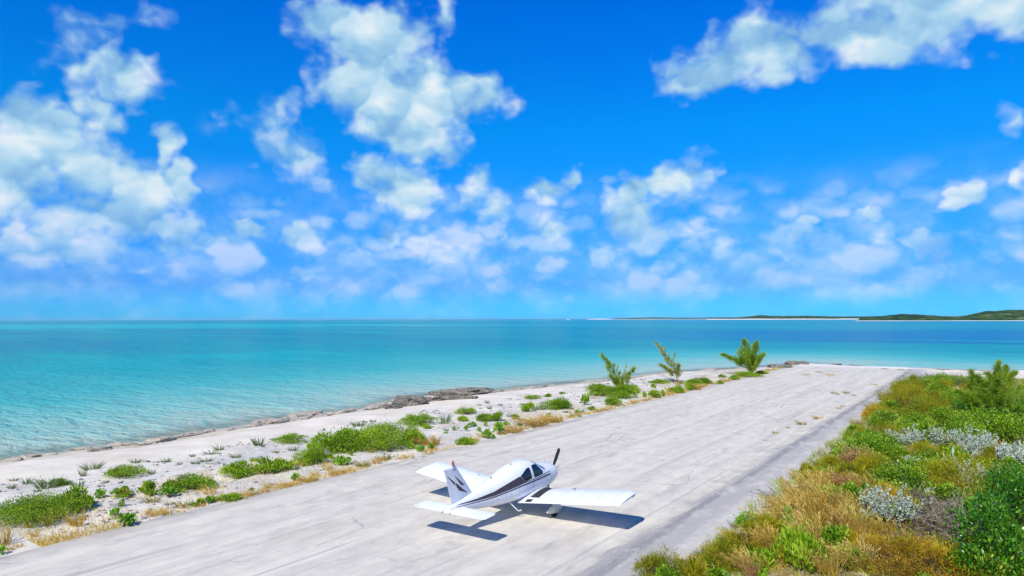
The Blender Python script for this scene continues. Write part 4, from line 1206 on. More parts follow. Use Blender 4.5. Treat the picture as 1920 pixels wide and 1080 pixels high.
# seaward side: shrubs with a look or place of their own, then the many small ones (kind, x, y, width, height, label)
LEFT = [('S', -28.46, 10.96, 3.34, 0.89, 'largest green shrub patch at the left edge of the picture'),
 ('S', -28.92, 12.48, 1.52, 0.68, 'green shrub joined to the landward end of the large left-edge patch'),
 ('C', -33.18, 16.62, 2.28, 0.47, 'wide flat green shrub alone on the sand above the dry tufts'),
 ('C', -33.87, 14.04, 1.03, 0.26, 'flat green mat beside the grey spiky sprigs near the left edge'),
 ('S', -28.62, 17.01, 2.3, 0.51, 'green shrub with two tan grass sheaves, near the pavement left of the aircraft'),
 ('S', -29.09, 19.65, 1.64, 0.52, 'left end of the green shrub row left of the aircraft tail'),
 ('S', -28.31, 20.44, 1.1, 0.6, 'second shrub from the left in the green row left of the tail'),
 ('S', -28.1, 21.27, 1.22, 0.57, 'third shrub from the left in the green row left of the tail'),
 ('S', -28.34, 23.16, 1.77, 0.82, 'right end of the green shrub row left of the aircraft tail'),
 ('C', -33.98, 26.4, 2.25, 0.45, 'low creeping green mat on the sand just seaward of the shrub row'),
 ('S', -29.66, 26.34, 3.23, 1.22, 'left half of the big shrub mass behind the aircraft tail'),
 ('S', -28.28, 28.02, 3.58, 1.34, 'tall middle of the big shrub mass behind the aircraft tail'),
 ('S', -27.93, 30.25, 1.86, 0.99, 'right shoulder of the big shrub mass behind the aircraft tail'),
 ('C', -32.81, 36.13, 3.1, 0.65, 'rounded green shrub seaward of the big mass, toward the rocks'),
 ('C', -33.26, 41.98, 1.88, 0.49, 'green mat on the sand below the overhanging rock'), ('S', -31.23, 38.99, 0.76, 0.39, None),
 ('S', -29.9, 39.87, 1.75, 0.52, 'green shrub between the mat and the lime plants beyond the aircraft nose'), ('S', -29.05, 40.13, 0.98, 0.61, None),
 ('C', -34.39, 53.11, 1.84, 0.35, 'thin green mat high on the beach beyond the overhanging rock'), ('C', -34.16, 55.32, 0.89, 0.32, None),
 ('S', -29.85, 45.33, 1.41, 0.66, 'left shrub of the pair seaward of the tan grass beyond the propeller'),
 ('S', -29.21, 48.45, 2.85, 0.83, 'right shrub of the pair seaward of the tan grass beyond the propeller'),
 ('S', -30.56, 58.76, 3.01, 0.97, 'green shrub at the left foot of the nearest shore pine'), ('S', -28.12, 58.25, 3.22, 1.02, 'green shrub under the nearest shore pine'),
 ('S', -28.72, 62.2, 1.55, 0.82, None), ('S', -28.2, 51.61, 0.72, 0.71, None), ('S', -26.43, 53.21, 1.89, 0.65, 'green shrub between nearest shore pine and pavement'),
 ('S', -25.56, 59.94, 1.17, 0.7, 'round green shrub between the first and second shore pines'), ('S', -25.46, 61.57, 0.6, 0.52, None),
 ('S', -26.54, 59.8, 0.49, 0.39, None), ('S', -25.64, 65.38, 1.88, 0.67, 'green shrub in front of the middle shore pine'), ('S', -25.51, 68.52, 1.19, 0.65, None),
 ('S', -26.62, 76.15, 2.02, 0.57, 'green shrub between the middle and far shore pines'), ('S', -24.93, 76.49, 0.94, 0.38, None), ('C', -27.58, 85.68, 1.19, 0.32, None),
 ('S', -25.28, 82.68, 1.26, 0.46, None), ('C', -29.64, 69.12, 0.68, 0.31, None), ('S', -30.94, 74.11, 2.4, 0.48, None), ('S', -26.95, 73.7, 2.32, 0.56, None),
 ('S', -25.34, 88.07, 3.99, 0.64, 'green skirt of low shrub under the far shore pine'), ('S', -24.81, 93.41, 1.67, 0.45, None), ('G', -34.85, 12.57, 0.46, 0.28, None),
 ('G', -35.54, 13.39, 0.52, 0.38, None), ('G', -33.8, 13.5, 1.01, 0.6, None), ('G', -32.69, 14.26, 0.55, 0.37, None), ('G', -34.94, 15.44, 0.4, 0.45, None),
 ('G', -36.06, 16.33, 0.88, 0.46, None), ('G', -36.62, 13.28, 0.34, 0.24, None), ('G', -35.79, 18.31, 0.54, 0.35, None), ('G', -34.89, 19.38, 0.49, 0.33, None),
 ('G', -32.61, 17.41, 0.4, 0.3, None), ('G', -33.69, 19.41, 0.21, 0.27, None), ('G', -35.08, 20.91, 0.28, 0.23, None), ('G', -34.68, 21.7, 0.63, 0.34, None),
 ('G', -35.27, 22.57, 0.53, 0.53, None), ('G', -33.16, 20.55, 0.6, 0.27, None), ('G', -35.84, 23.53, 0.24, 0.18, None), ('G', -34.45, 24.46, 0.73, 0.61, None),
 ('G', -33.8, 24.31, 0.3, 0.24, None), ('G', -32.64, 21.87, 0.56, 0.33, None), ('G', -31.14, 20.23, 0.18, 0.24, None), ('G', -32.01, 24.95, 0.59, 0.35, None),
 ('G', -35.6, 33.11, 1.01, 0.47, None), ('G', -32.28, 38.29, 0.91, 0.76, None), ('G', -29.68, 42.62, 0.48, 0.32, None), ('G', -33.29, 44.96, 0.43, 0.43, None),
 ('G', -34.17, 47.66, 0.45, 0.22, None), ('G', -29.84, 46.86, 1.7, 0.64, None), ('G', -35.24, 46.11, 0.35, 0.27, None), ('G', -33.1, 12.87, 0.36, 0.22, None),
 ('G', -34.84, 14.6, 0.34, 0.19, None), ('G', -32.68, 15.44, 0.24, 0.19, None), ('G', -30.1, 17.18, 0.24, 0.19, None), ('G', -32.74, 27.45, 0.5, 0.31, None),
 ('G', -36.01, 34.89, 0.45, 0.3, None), ('T', -26.45, 9.35, 0.52, 0.79, 'tallest tan grass sheaf at the bottom left edge'), ('T', -27.63, 11.14, 0.49, 0.49, None),
 ('T', -28.56, 11.86, 0.36, 0.63, None), ('T', -27.71, 10.56, 0.37, 0.3, None), ('T', -26.61, 10.3, 0.32, 0.32, None), ('T', -28.48, 12.52, 0.4, 0.52, None),
 ('T', -29.04, 14.48, 0.3, 0.47, None), ('T', -29.12, 16.67, 0.51, 0.6, None), ('T', -28.69, 17.89, 0.38, 0.61, None), ('T', -28.62, 19.83, 0.35, 0.55, None),
 ('T', -28.44, 20.22, 0.3, 0.55, None), ('T', -29.03, 23.49, 0.27, 0.49, None), ('T', -29.18, 24.54, 0.28, 0.45, None), ('T', -27.58, 27.74, 0.41, 0.47, None),
 ('T', -27.74, 26.9, 0.35, 0.4, None), ('T', -26.79, 30.6, 1.36, 0.55, 'tan grass patch right of the big shrub mass'), ('T', -25.28, 32.66, 0.69, 0.38, None),
 ('T', -25.51, 37.17, 1.51, 0.45, 'tan grass strip at the pavement edge beyond the aircraft nose'),
 ('T', -25.67, 40.3, 1.9, 0.62, 'longest tan grass strip at the pavement edge beyond the propeller'), ('T', -25.59, 42.43, 1.51, 0.57, None),
 ('T', -25.18, 62.84, 0.71, 0.71, None), ('T', -24.7, 69.05, 0.76, 0.7, None), ('T', -25.4, 55.22, 0.55, 0.37, None), ('T', -25.76, 9.31, 0.27, 0.24, None),
 ('T', -25.87, 9.61, 0.27, 0.21, None), ('L', -29.95, 13.86, 0.48, 0.32, None), ('L', -27.71, 13.66, 0.23, 0.27, None), ('L', -26.77, 13.0, 0.37, 0.37, None),
 ('L', -25.36, 12.59, 0.64, 0.38, 'lime green plant pair spilling onto the pavement edge near the left'), ('L', -25.58, 9.01, 0.27, 0.28, None),
 ('S', -29.2, 15.4, 0.62, 0.35, None), ('S', -28.55, 15.22, 0.48, 0.21, None), ('S', -29.35, 16.4, 0.55, 0.26, None), ('S', -29.22, 14.36, 0.91, 0.31, None),
 ('L', -26.08, 20.51, 0.43, 0.29, None), ('S', -25.55, 16.84, 1.08, 0.27, 'green mat on the pavement edge left of the aircraft tail'),
 ('L', -25.74, 16.02, 0.3, 0.25, None), ('L', -25.97, 28.82, 0.56, 0.38, None), ('L', -25.84, 29.47, 0.33, 0.33, None), ('L', -28.88, 35.17, 0.31, 0.24, None),
 ('L', -28.08, 35.45, 0.34, 0.31, None), ('L', -27.43, 35.89, 0.31, 0.28, None),
 ('S', -25.34, 31.98, 1.18, 0.42, 'dark green plant at the pavement edge behind the cabin roof'), ('L', -25.39, 34.12, 0.62, 0.62, None),
 ('L', -25.73, 35.77, 0.64, 0.64, None), ('L', -28.11, 37.55, 0.32, 0.29, None), ('L', -27.41, 38.86, 0.47, 0.36, None), ('L', -26.91, 28.94, 0.42, 0.3, None),
 ('L', -27.87, 25.42, 0.22, 0.22, None), ('L', -26.39, 49.53, 0.43, 0.3, None), ('L', -26.23, 46.64, 0.37, 0.28, None), ('S', -31.32, 50.5, 0.32, 0.11, None),
 ('G', -26.76, 38.45, 0.38, 0.21, None), ('C', -26.36, 13.97, 0.23, 0.06, None), ('C', -34.97, 69.2, 0.41, 0.1, None), ('G', -29.69, 61.88, 0.43, 0.34, None),
 ('S', -28.52, 41.68, 0.6, 0.28, None), ('G', -26.17, 19.36, 0.31, 0.16, None), ('C', -31.22, 35.75, 0.22, 0.05, None), ('G', -29.24, 34.76, 0.43, 0.27, None),
 ('S', -25.97, 17.0, 0.23, 0.08, None), ('G', -33.63, 14.18, 0.45, 0.28, None), ('S', -28.05, 22.61, 0.26, 0.09, None), ('T', -26.53, 77.86, 0.25, 0.19, None),
 ('S', -27.87, 48.73, 0.28, 0.1, None), ('C', -34.17, 69.59, 0.64, 0.16, None), ('H', -26.49, 12.74, 0.29, 0.18, None), ('T', -26.09, 45.74, 0.5, 0.45, None),
 ('S', -26.19, 18.27, 0.23, 0.08, None), ('T', -26.48, 66.89, 0.29, 0.19, None), ('L', -28.95, 37.2, 0.57, 0.36, None), ('G', -26.34, 47.42, 0.62, 0.47, None),
 ('S', -29.2, 68.47, 0.44, 0.2, None), ('C', -33.66, 37.22, 0.55, 0.14, None), ('L', -27.33, 24.75, 0.27, 0.15, None), ('S', -27.71, 38.42, 0.64, 0.19, None),
 ('C', -25.62, 31.71, 0.35, 0.1, None), ('S', -34.51, 28.67, 0.27, 0.11, None), ('G', -26.46, 13.42, 0.24, 0.17, None), ('C', -26.24, 45.11, 0.31, 0.06, None),
 ('C', -34.85, 14.47, 0.37, 0.08, None), ('G', -35.07, 18.96, 0.34, 0.2, None), ('C', -31.54, 73.81, 0.65, 0.12, None), ('T', -29.84, 66.29, 0.28, 0.21, None),
 ('S', -31.92, 35.43, 0.42, 0.17, None), ('S', -26.33, 49.14, 0.6, 0.22, None), ('H', -26.64, 15.02, 0.45, 0.21, None), ('H', -27.21, 29.32, 0.54, 0.35, None),
 ('C', -27.55, 55.93, 0.34, 0.07, None), ('G', -31.14, 37.79, 0.27, 0.16, None), ('T', -26.77, 11.68, 0.67, 0.6, None), ('G', -32.18, 20.2, 0.28, 0.14, None),
 ('T', -28.67, 59.26, 0.25, 0.14, None), ('C', -28.91, 63.43, 0.67, 0.13, None), ('G', -34.05, 44.77, 0.28, 0.16, None), ('S', -31.8, 26.12, 0.69, 0.3, None),
 ('G', -26.06, 18.18, 0.23, 0.15, None), ('L', -29.65, 62.69, 0.6, 0.27, None), ('L', -27.07, 43.93, 0.48, 0.28, None), ('H', -28.23, 17.18, 0.45, 0.28, None),
 ('G', -29.4, 30.26, 0.51, 0.29, None), ('C', -25.82, 15.65, 0.66, 0.18, None), ('T', -27.25, 12.09, 0.31, 0.28, None), ('H', -30.14, 70.92, 0.41, 0.26, None),
 ('T', -27.43, 67.51, 0.65, 0.51, None), ('G', -27.81, 21.8, 0.58, 0.33, None), ('S', -31.08, 34.98, 0.67, 0.21, None), ('C', -29.25, 52.66, 0.33, 0.09, None),
 ('T', -29.98, 56.47, 0.41, 0.32, None), ('G', -31.65, 37.4, 0.69, 0.51, None), ('S', -28.84, 74.95, 0.67, 0.21, None), ('S', -31.26, 22.0, 0.45, 0.15, None),
 ('C', -25.98, 45.3, 0.48, 0.1, None), ('S', -25.92, 16.25, 0.54, 0.16, None), ('T', -28.39, 22.55, 0.53, 0.39, None), ('S', -25.95, 29.63, 0.25, 0.12, None),
 ('G', -26.11, 26.2, 0.68, 0.38, None), ('G', -27.23, 27.66, 0.39, 0.25, None), ('H', -26.14, 11.93, 0.26, 0.16, None), ('S', -29.28, 24.29, 0.52, 0.23, None),
 ('C', -29.02, 26.98, 0.68, 0.18, None), ('S', -32.49, 77.21, 0.34, 0.13, None), ('H', -25.99, 49.34, 0.32, 0.2, None), ('C', -29.22, 69.89, 0.22, 0.05, None),
 ('S', -27.25, 24.0, 0.64, 0.21, None), ('C', -29.37, 40.95, 0.39, 0.09, None), ('G', -31.13, 53.26, 0.49, 0.29, None), ('G', -28.9, 36.68, 0.36, 0.21, None),
 ('T', -26.93, 16.88, 0.63, 0.43, None), ('T', -29.83, 26.59, 0.44, 0.36, None), ('L', -27.73, 15.55, 0.67, 0.34, None), ('S', -30.68, 57.9, 0.27, 0.08, None),
 ('G', -34.61, 63.85, 0.52, 0.31, None), ('H', -26.77, 63.26, 0.29, 0.15, None), ('G', -35.87, 48.09, 0.52, 0.38, None), ('H', -27.51, 14.74, 0.59, 0.38, None),
 ('T', -26.09, 37.98, 0.26, 0.16, None), ('L', -26.77, 23.87, 0.69, 0.41, None), ('C', -27.82, 75.47, 0.31, 0.06, None), ('S', -26.52, 39.23, 0.43, 0.16, None),
 ('L', -29.0, 80.3, 0.67, 0.29, None), ('H', -28.4, 11.8, 0.65, 0.32, None), ('T', -28.12, 11.53, 0.51, 0.34, None), ('G', -34.3, 76.38, 0.28, 0.21, None),
 ('C', -31.26, 32.38, 0.39, 0.08, None), ('C', -30.49, 15.18, 0.45, 0.12, None), ('G', -28.24, 16.23, 0.22, 0.12, None), ('G', -32.74, 49.0, 0.5, 0.38, None),
 ('G', -33.33, 26.88, 0.26, 0.18, None), ('C', -27.13, 11.75, 0.4, 0.07, None), ('G', -32.23, 24.01, 0.37, 0.26, None), ('C', -29.65, 41.0, 0.49, 0.13, None),
 ('H', -26.15, 55.26, 0.36, 0.16, None), ('H', -25.52, 49.94, 0.37, 0.24, None), ('S', -29.79, 51.43, 0.32, 0.13, None), ('T', -28.49, 73.26, 0.68, 0.54, None),
 ('T', -26.45, 22.66, 0.67, 0.48, None), ('G', -26.19, 15.23, 0.52, 0.28, None), ('L', -28.65, 34.07, 0.29, 0.14, None), ('T', -25.51, 14.33, 0.36, 0.26, None),
 ('C', -34.24, 58.01, 0.69, 0.16, None), ('T', -27.08, 72.02, 0.56, 0.49, None), ('C', -27.22, 46.61, 0.53, 0.11, None), ('C', -28.39, 24.38, 0.63, 0.18, None),
 ('G', -34.79, 14.02, 0.65, 0.35, None), ('C', -28.57, 19.31, 0.48, 0.12, None), ('H', -28.62, 31.49, 0.56, 0.23, None), ('T', -30.15, 12.08, 0.4, 0.26, None),
 ('G', -29.35, 36.17, 0.22, 0.17, None), ('G', -33.03, 19.86, 0.5, 0.28, None), ('S', -29.89, 28.04, 0.64, 0.23, None)]
LEFT_LABEL = {'S': ('green beach shrub', 'small green shrubs of the stony strip'),
  'C': ('low creeping plant on the sand', 'creeping plants on the sand'),
  'L': ('lime green broad-leaved plant', 'lime green plants at the pavement edge'),
  'G': ('grey-green spiky sprig on open sand', 'sprigs on the open sand'),
  'T': ('tan dry grass tuft', 'dry grass tufts seaward of the airstrip'),
  'H': ('low olive grass tuft', 'olive grass tufts seaward of the airstrip')}
def where_left(y):
    return ('near the left edge of the picture' if y < 17.5 else 'well left of the aircraft tail' if y < 25 else 'left of the big shrub mass' if y < 33 else
            'by the big shrub mass' if y < 44 else 'level with the shore rocks' if y < 60 else 'before the nearest shore pine' if y < 72 else 'among the three shore pines')
def seaward(kind, x, y, wd, ht, label=None):
    base, group = LEFT_LABEL[kind]
    size = 'tiny ' if wd < .32 else 'wide ' if wd > .9 else ''
    plant(kind, x, y, wd, ht, label or size + base + ', ' + where_left(y), None if label else group)
for row in LEFT: seaward(*row)
# dry fringe along the pavement edge
fr = random.Random(5)
count = 0
yq = 12.0
while yq < 112 and count < 170:
    yq += fr.uniform(.25, .75)
    dn = .5 + .5 * float(fbm2(np.array([yq * .16]), np.array([2.0]), 61, 3)[0])
    if fr.random() > .30 + dn * .75: continue
    x = RW_L - .12 - abs(fr.gauss(0, .38)); wd = fr.uniform(.35, .8)
    kind = fr.choice('TTTTHT')
    seaward(kind, x, yq, wd, fr.uniform(.14, .34))
    count += 1

# landward thicket
RIGHT = [('W', -2.97, 26.77, 2.97, 1.44, 'largest silver-grey shrub, sprawling above the brown twig tangle'),
 ('W', -4.02, 44.29, 2.12, 1.18, 'silver shrub nearest the gravel in the far silver row'),
 ('W', -2.57, 45.27, 1.36, 1.06, 'narrow silver shrub between two bright bushes in the far silver row'),
 ('W', -0.81, 42.63, 2.49, 1.68, 'broadest and brightest silver shrub of the far silver row'),
 ('W', 0.68, 40.66, 1.61, 1.41, 'silver shrub cut off by the right edge of the picture'),
 ('W', -3.26, 38.86, 1.03, 0.46, 'low silver patch amid yellow-green leaves below the far silver row'),
 ('W', -0.79, 33.99, 1.12, 1.3, 'upright silver shrub against the yellow-olive slope'),
 ('W', -1.59, 35.61, 0.69, 1.19, 'thin silver spray beside the upright silver shrub'), ('W', -0.04, 36.65, 0.5, 0.83, None), ('W', -4.53, 37.01, 0.5, 0.35, None),
 ('W', -2.19, 32.25, 0.51, 0.42, None), ('W', -4.71, 30.54, 0.63, 0.42, None),
 ('B', -5.56, 38.19, 2.37, 1.37, 'bright green bush bulging onto the gravel at mid-distance'),
 ('B', -4.63, 39.43, 1.87, 1.12, 'bright green bush just behind the one bulging onto the gravel'),
 ('S', -4.73, 21.07, 1.27, 1.06, 'dark green feathery bush standing in the tan grass near the bottom'),
 ('L', -5.67, 21.26, 0.34, 0.38, 'small round green plant left of the feathery bush'),
 ('L', -5.59, 20.1, 0.39, 0.27, 'lime green cushion at the bottom edge beside bare sand'),
 ('L', -5.68, 24.38, 0.39, 0.81, 'thin upright lime sprig above the feathery bush'),
 ('D', -0.17, 23.04, 2.73, 2.01, 'big dark glossy bush filling the bottom right corner'),
 ('D', 0.46, 28.41, 2.28, 1.93, 'dark glossy bush against the right edge above the corner bush'),
 ('D', -0.54, 27.08, 1.37, 1.37, 'dark glossy bush next to the brown twig tangle'), ('D', 0.41, 33.53, 1.87, 1.25, 'dark glossy bush under the right-edge silver shrub'),
 ('B', -2.41, 35.87, 3.05, 1.22, None), ('B', -3.23, 32.54, 2.39, 1.22, None), ('B', -1.67, 46.65, 2.28, 1.5, None), ('B', 0.31, 48.36, 3.02, 1.81, None),
 ('B', -3.27, 45.57, 1.5, 1.32, None), ('B', -1.66, 39.65, 1.53, 1.02, None), ('B', -5.53, 43.28, 1.48, 0.89, None), ('B', -6.04, 52.54, 2.14, 1.0, None),
 ('B', -0.46, 53.15, 3.02, 1.54, None), ('B', 1.27, 57.42, 2.48, 1.77, None), ('B', -2.6, 53.23, 2.42, 1.38, None), ('B', -4.06, 50.75, 2.02, 1.21, None),
 ('B', -5.4, 40.19, 1.1, 0.83, None), ('B', -7.19, 47.22, 0.98, 0.72, 'small round green bush on the gravel edge, farther off'), ('B', -6.34, 38.28, 1.07, 0.96, None),
 ('D', -4.03, 56.78, 1.65, 1.5, None), ('D', -1.57, 58.42, 2.24, 1.49, None), ('B', 0.81, 64.95, 3.64, 1.62, None),
 ('O', -7.55, 18.29, 1.9, 0.76, 'olive creeper mound cut by the bottom edge, nearest the aircraft'),
 ('O', -0.91, 34.12, 4.13, 1.35, 'yellow-olive creeper slope above the dark glossy bush'),
 ('U', -1.89, 22.33, 3.53, 0.91, 'orange-yellow creeper bank along the bottom edge'), ('U', -0.56, 23.33, 1.92, 0.83, 'orange creeper patch beside the corner bush'),
 ('O', -6.42, 24.14, 1.78, 0.64, 'olive creeper tongue reaching onto the gravel'), ('O', -3.73, 54.64, 3.95, 1.8, None), ('O', -5.84, 64.32, 3.87, 1.89, None),
 ('O', -5.19, 44.88, 2.43, 0.97, None), ('O', -6.42, 35.88, 1.77, 0.71, None), ('U', -6.96, 54.83, 1.87, 1.12, None), ('O', -6.3, 39.58, 1.1, 0.66, None),
 ('B', -2.93, 64.3, 3.33, 1.5, None), ('O', -6.6, 72.93, 2.92, 1.46, None), ('O', -6.69, 20.25, 1.7, 0.68, None), ('O', -6.68, 22.04, 1.16, 0.5, None),
 ('O', -6.77, 32.93, 1.41, 0.71, None), ('U', -3.52, 29.96, 1.82, 0.81, None), ('O', -4.44, 34.5, 2.12, 1.03, None), ('O', -5.25, 32.79, 1.59, 0.82, None),
 ('U', -4.63, 25.64, 1.62, 0.72, None), ('O', -2.65, 28.08, 1.68, 0.75, None), ('U', -3.15, 22.97, 1.72, 0.69, None), ('O', -3.02, 40.2, 2.12, 0.95, None),
 ('B', -5.33, 29.65, 1.04, 0.62, None), ('B', -3.45, 26.44, 0.83, 0.54, None), ('B', -4.57, 22.0, 0.78, 0.47, None), ('L', -4.09, 26.37, 0.44, 0.55, None),
 ('L', -3.84, 31.13, 0.55, 0.63, None), ('B', -3.56, 21.92, 0.91, 0.55, None), ('B', -6.11, 24.63, 0.72, 0.4, None), ('B', -6.12, 21.5, 0.58, 0.35, None),
 ('L', -3.33, 35.86, 0.72, 0.72, None), ('B', -6.48, 33.74, 1.05, 0.57, None), ('B', -1.73, 32.08, 1.25, 0.62, None), ('B', -2.23, 23.33, 0.93, 0.53, None),
 ('L', -1.44, 23.36, 0.45, 0.45, None), ('K', -1.37, 26.14, 1.69, 1.18, 'brown tangle of dead twigs below the largest silver shrub'),
 ('K', -2.57, 30.16, 1.6, 0.68, None), ('K', -1.06, 29.94, 1.15, 0.65, None), ('K', -2.94, 22.34, 1.06, 0.55, None), ('K', -2.48, 24.54, 0.98, 0.49, None),
 ('R', -5.06, 36.25, 1.09, 1.29, 'reddish plume grass rising highest behind the tan grass'), ('R', -5.57, 36.32, 0.75, 0.91, None), ('R', -4.32, 35.2, 0.72, 0.86, None),
 ('R', -4.21, 24.59, 0.51, 1.03, None), ('T', -6.36, 28.95, 0.92, 1.0, None), ('T', -6.6, 27.43, 0.88, 0.64, None), ('T', -6.1, 30.6, 0.96, 1.04, None),
 ('T', -6.49, 25.1, 1.01, 0.68, None), ('T', -6.03, 25.78, 1.03, 0.9, None), ('T', -5.56, 26.89, 1.05, 1.07, None), ('T', -4.99, 27.68, 1.07, 1.24, None),
 ('B', -4.62, 28.77, 0.88, 0.88, None), ('T', -6.53, 22.38, 0.92, 0.59, None), ('T', -5.98, 22.76, 0.92, 0.8, None), ('B', -5.31, 22.62, 0.82, 0.54, None),
 ('T', -4.74, 23.6, 1.1, 1.07, None), ('B', -4.01, 22.93, 0.96, 0.79, None), ('T', -3.86, 24.83, 0.94, 1.23, None), ('T', -3.98, 21.14, 0.98, 0.83, None),
 ('T', -3.28, 21.86, 0.99, 0.84, None), ('T', -6.51, 20.68, 0.86, 0.5, None), ('B', -7.03, 20.33, 0.63, 0.29, None), ('T', -7.19, 19.45, 0.84, 0.53, None),
 ('T', -5.94, 20.3, 0.83, 0.61, None), ('T', -5.26, 20.51, 0.66, 0.48, None), ('T', -5.81, 32.41, 1.0, 0.8, None), ('T', -4.24, 31.35, 0.94, 1.03, None),
 ('T', -3.26, 27.66, 0.62, 0.75, None), ('T', -5.37, 25.14, 0.79, 0.86, None), ('T', -3.88, 27.25, 0.82, 1.05, None), ('B', -6.49, 19.43, 0.59, 0.25, None),
 ('T', -3.08, 25.35, 0.75, 0.68, None), ('T', -2.64, 26.3, 0.58, 0.65, None), ('B', -5.7, 34.27, 0.72, 0.47, None), ('H', -7.27, 33.2, 0.86, 0.53, None),
 ('H', -6.93, 36.1, 0.92, 0.62, None), ('H', -7.03, 41.71, 1.05, 0.71, None), ('H', -7.51, 51.56, 1.03, 0.78, None), ('H', -7.74, 61.11, 1.2, 0.92, None),
 ('H', -7.94, 69.54, 1.36, 1.14, None), ('H', -7.87, 82.0, 1.32, 0.85, None), ('H', -6.71, 24.23, 0.86, 0.55, None), ('H', -6.95, 28.08, 0.74, 0.54, None),
 ('H', -7.13, 23.26, 0.84, 0.5, None), ('H', -7.31, 20.69, 0.77, 0.42, None), ('H', -6.39, 33.8, 0.86, 0.68, None), ('H', -6.8, 42.81, 0.93, 0.66, None),
 ('H', -6.69, 48.99, 1.05, 0.74, None), ('O', 3.58, 73.85, 1.95, 0.99, None), ('O', -5.63, 87.1, 1.13, 0.46, None), ('B', 0.13, 59.12, 1.55, 0.87, None),
 ('O', -0.95, 66.42, 1.76, 1.02, None), ('B', 3.67, 72.15, 2.29, 1.21, None), ('B', 2.87, 44.64, 2.18, 1.1, None), ('B', -4.73, 73.83, 1.37, 0.54, None),
 ('B', 4.38, 81.26, 1.45, 0.57, None), ('O', -6.96, 83.55, 2.0, 1.14, None), ('B', -0.01, 38.34, 1.49, 0.76, None), ('B', 3.59, 65.2, 1.66, 0.99, None),
 ('B', -6.3, 52.41, 1.04, 0.44, None), ('B', -0.06, 57.62, 1.9, 1.13, None), ('B', -2.99, 54.01, 2.17, 1.0, None), ('B', -1.12, 60.4, 1.13, 0.67, None),
 ('O', -4.03, 79.01, 2.22, 1.06, None), ('O', -3.65, 49.69, 1.01, 0.48, None), ('B', -6.97, 66.74, 1.08, 0.56, None), ('O', 0.75, 60.71, 1.79, 0.79, None),
 ('B', -0.3, 61.94, 2.25, 0.98, None), ('O', -0.27, 60.18, 1.23, 0.52, None), ('B', 2.67, 76.18, 1.39, 0.64, None), ('B', -6.89, 76.93, 1.4, 0.6, None),
 ('B', -4.41, 78.6, 1.88, 0.98, None), ('O', -0.17, 41.14, 1.88, 0.81, None), ('B', 4.04, 78.92, 1.44, 0.75, None), ('O', -1.92, 82.9, 2.02, 0.78, None),
 ('B', -3.51, 86.75, 2.12, 0.97, None), ('O', -6.2, 79.88, 1.77, 0.83, None), ('B', 2.74, 63.48, 1.45, 0.68, None), ('O', -2.41, 58.25, 1.2, 0.46, None),
 ('B', 3.1, 85.99, 1.56, 0.92, None), ('B', -4.6, 85.15, 2.09, 1.1, None), ('O', -3.82, 63.51, 2.16, 1.23, None), ('B', 4.16, 81.47, 2.05, 0.8, None),
 ('O', 0.92, 83.89, 2.17, 1.25, None), ('B', -7.05, 66.58, 1.22, 0.55, None), ('O', -1.06, 71.13, 1.07, 0.62, None), ('B', -5.73, 42.02, 1.62, 0.89, None),
 ('B', -4.89, 54.65, 2.15, 0.87, None), ('B', -4.0, 48.69, 2.07, 0.79, None), ('B', 2.89, 69.32, 1.98, 0.86, None), ('B', -1.12, 68.76, 1.61, 0.89, None),
 ('B', -6.56, 36.1, 1.06, 0.41, None), ('B', -6.81, 61.59, 1.67, 0.81, None), ('O', -6.36, 44.32, 1.84, 0.94, None), ('O', -4.96, 55.12, 1.56, 0.64, None),
 ('B', 1.26, 36.18, 1.74, 0.68, None), ('B', 0.41, 60.42, 1.49, 0.83, None), ('O', -2.15, 69.02, 1.82, 0.99, None), ('O', -6.99, 58.17, 1.7, 0.9, None),
 ('O', -2.23, 39.79, 1.17, 0.45, None), ('B', 2.98, 65.63, 1.6, 0.65, None), ('B', 0.55, 79.1, 2.03, 1.07, None), ('B', -0.6, 74.89, 2.06, 1.1, None),
 ('O', -4.44, 61.1, 1.06, 0.42, None), ('B', 3.1, 41.26, 2.07, 0.94, None), ('B', -6.9, 81.17, 1.88, 1.06, None), ('B', -0.42, 86.48, 1.05, 0.57, None),
 ('B', 1.17, 63.1, 1.72, 0.69, None), ('B', -0.76, 65.33, 2.08, 0.9, None), ('O', -4.28, 45.53, 1.33, 0.68, None), ('B', -0.69, 85.75, 1.49, 0.64, None),
 ('B', 2.67, 85.26, 1.54, 0.78, None), ('B', 3.61, 66.73, 1.2, 0.56, None), ('B', -5.3, 83.04, 1.97, 1.15, None), ('B', -2.02, 63.41, 1.18, 0.64, None),
 ('G', -5.62, 87.6, 3.46, 1.66, None), ('G', -4.75, 89.63, 3.51, 1.82, None), ('G', -6.29, 85.05, 2.53, 1.76, None), ('G', -3.49, 88.99, 2.93, 1.52, None),
 ('G', -2.44, 85.55, 2.8, 1.32, None), ('B', -2.45, 18.89, 0.78, 0.59, None), ('W', -0.95, 47.13, 0.65, 0.54, None), ('L', 1.14, 57.64, 0.36, 0.25, None),
 ('L', -5.75, 28.4, 0.47, 0.33, None), ('S', -3.38, 51.41, 0.59, 0.46, None), ('R', 0.61, 32.19, 0.63, 0.75, None), ('W', 0.82, 44.2, 0.74, 0.68, None),
 ('O', -1.18, 52.81, 0.69, 0.61, None), ('B', -5.08, 50.9, 0.74, 0.47, None), ('B', -0.92, 39.38, 0.8, 0.54, None), ('W', -4.39, 51.48, 0.4, 0.35, None),
 ('L', -4.86, 17.89, 0.37, 0.25, None), ('B', -4.17, 44.86, 0.52, 0.38, None), ('H', -5.38, 33.01, 0.72, 0.57, None), ('L', -4.34, 18.14, 0.39, 0.26, None),
 ('L', -2.34, 30.86, 0.4, 0.33, None), ('O', 0.02, 28.03, 0.58, 0.46, None), ('L', 1.66, 41.71, 0.4, 0.33, None), ('T', -1.97, 26.49, 0.41, 0.37, None),
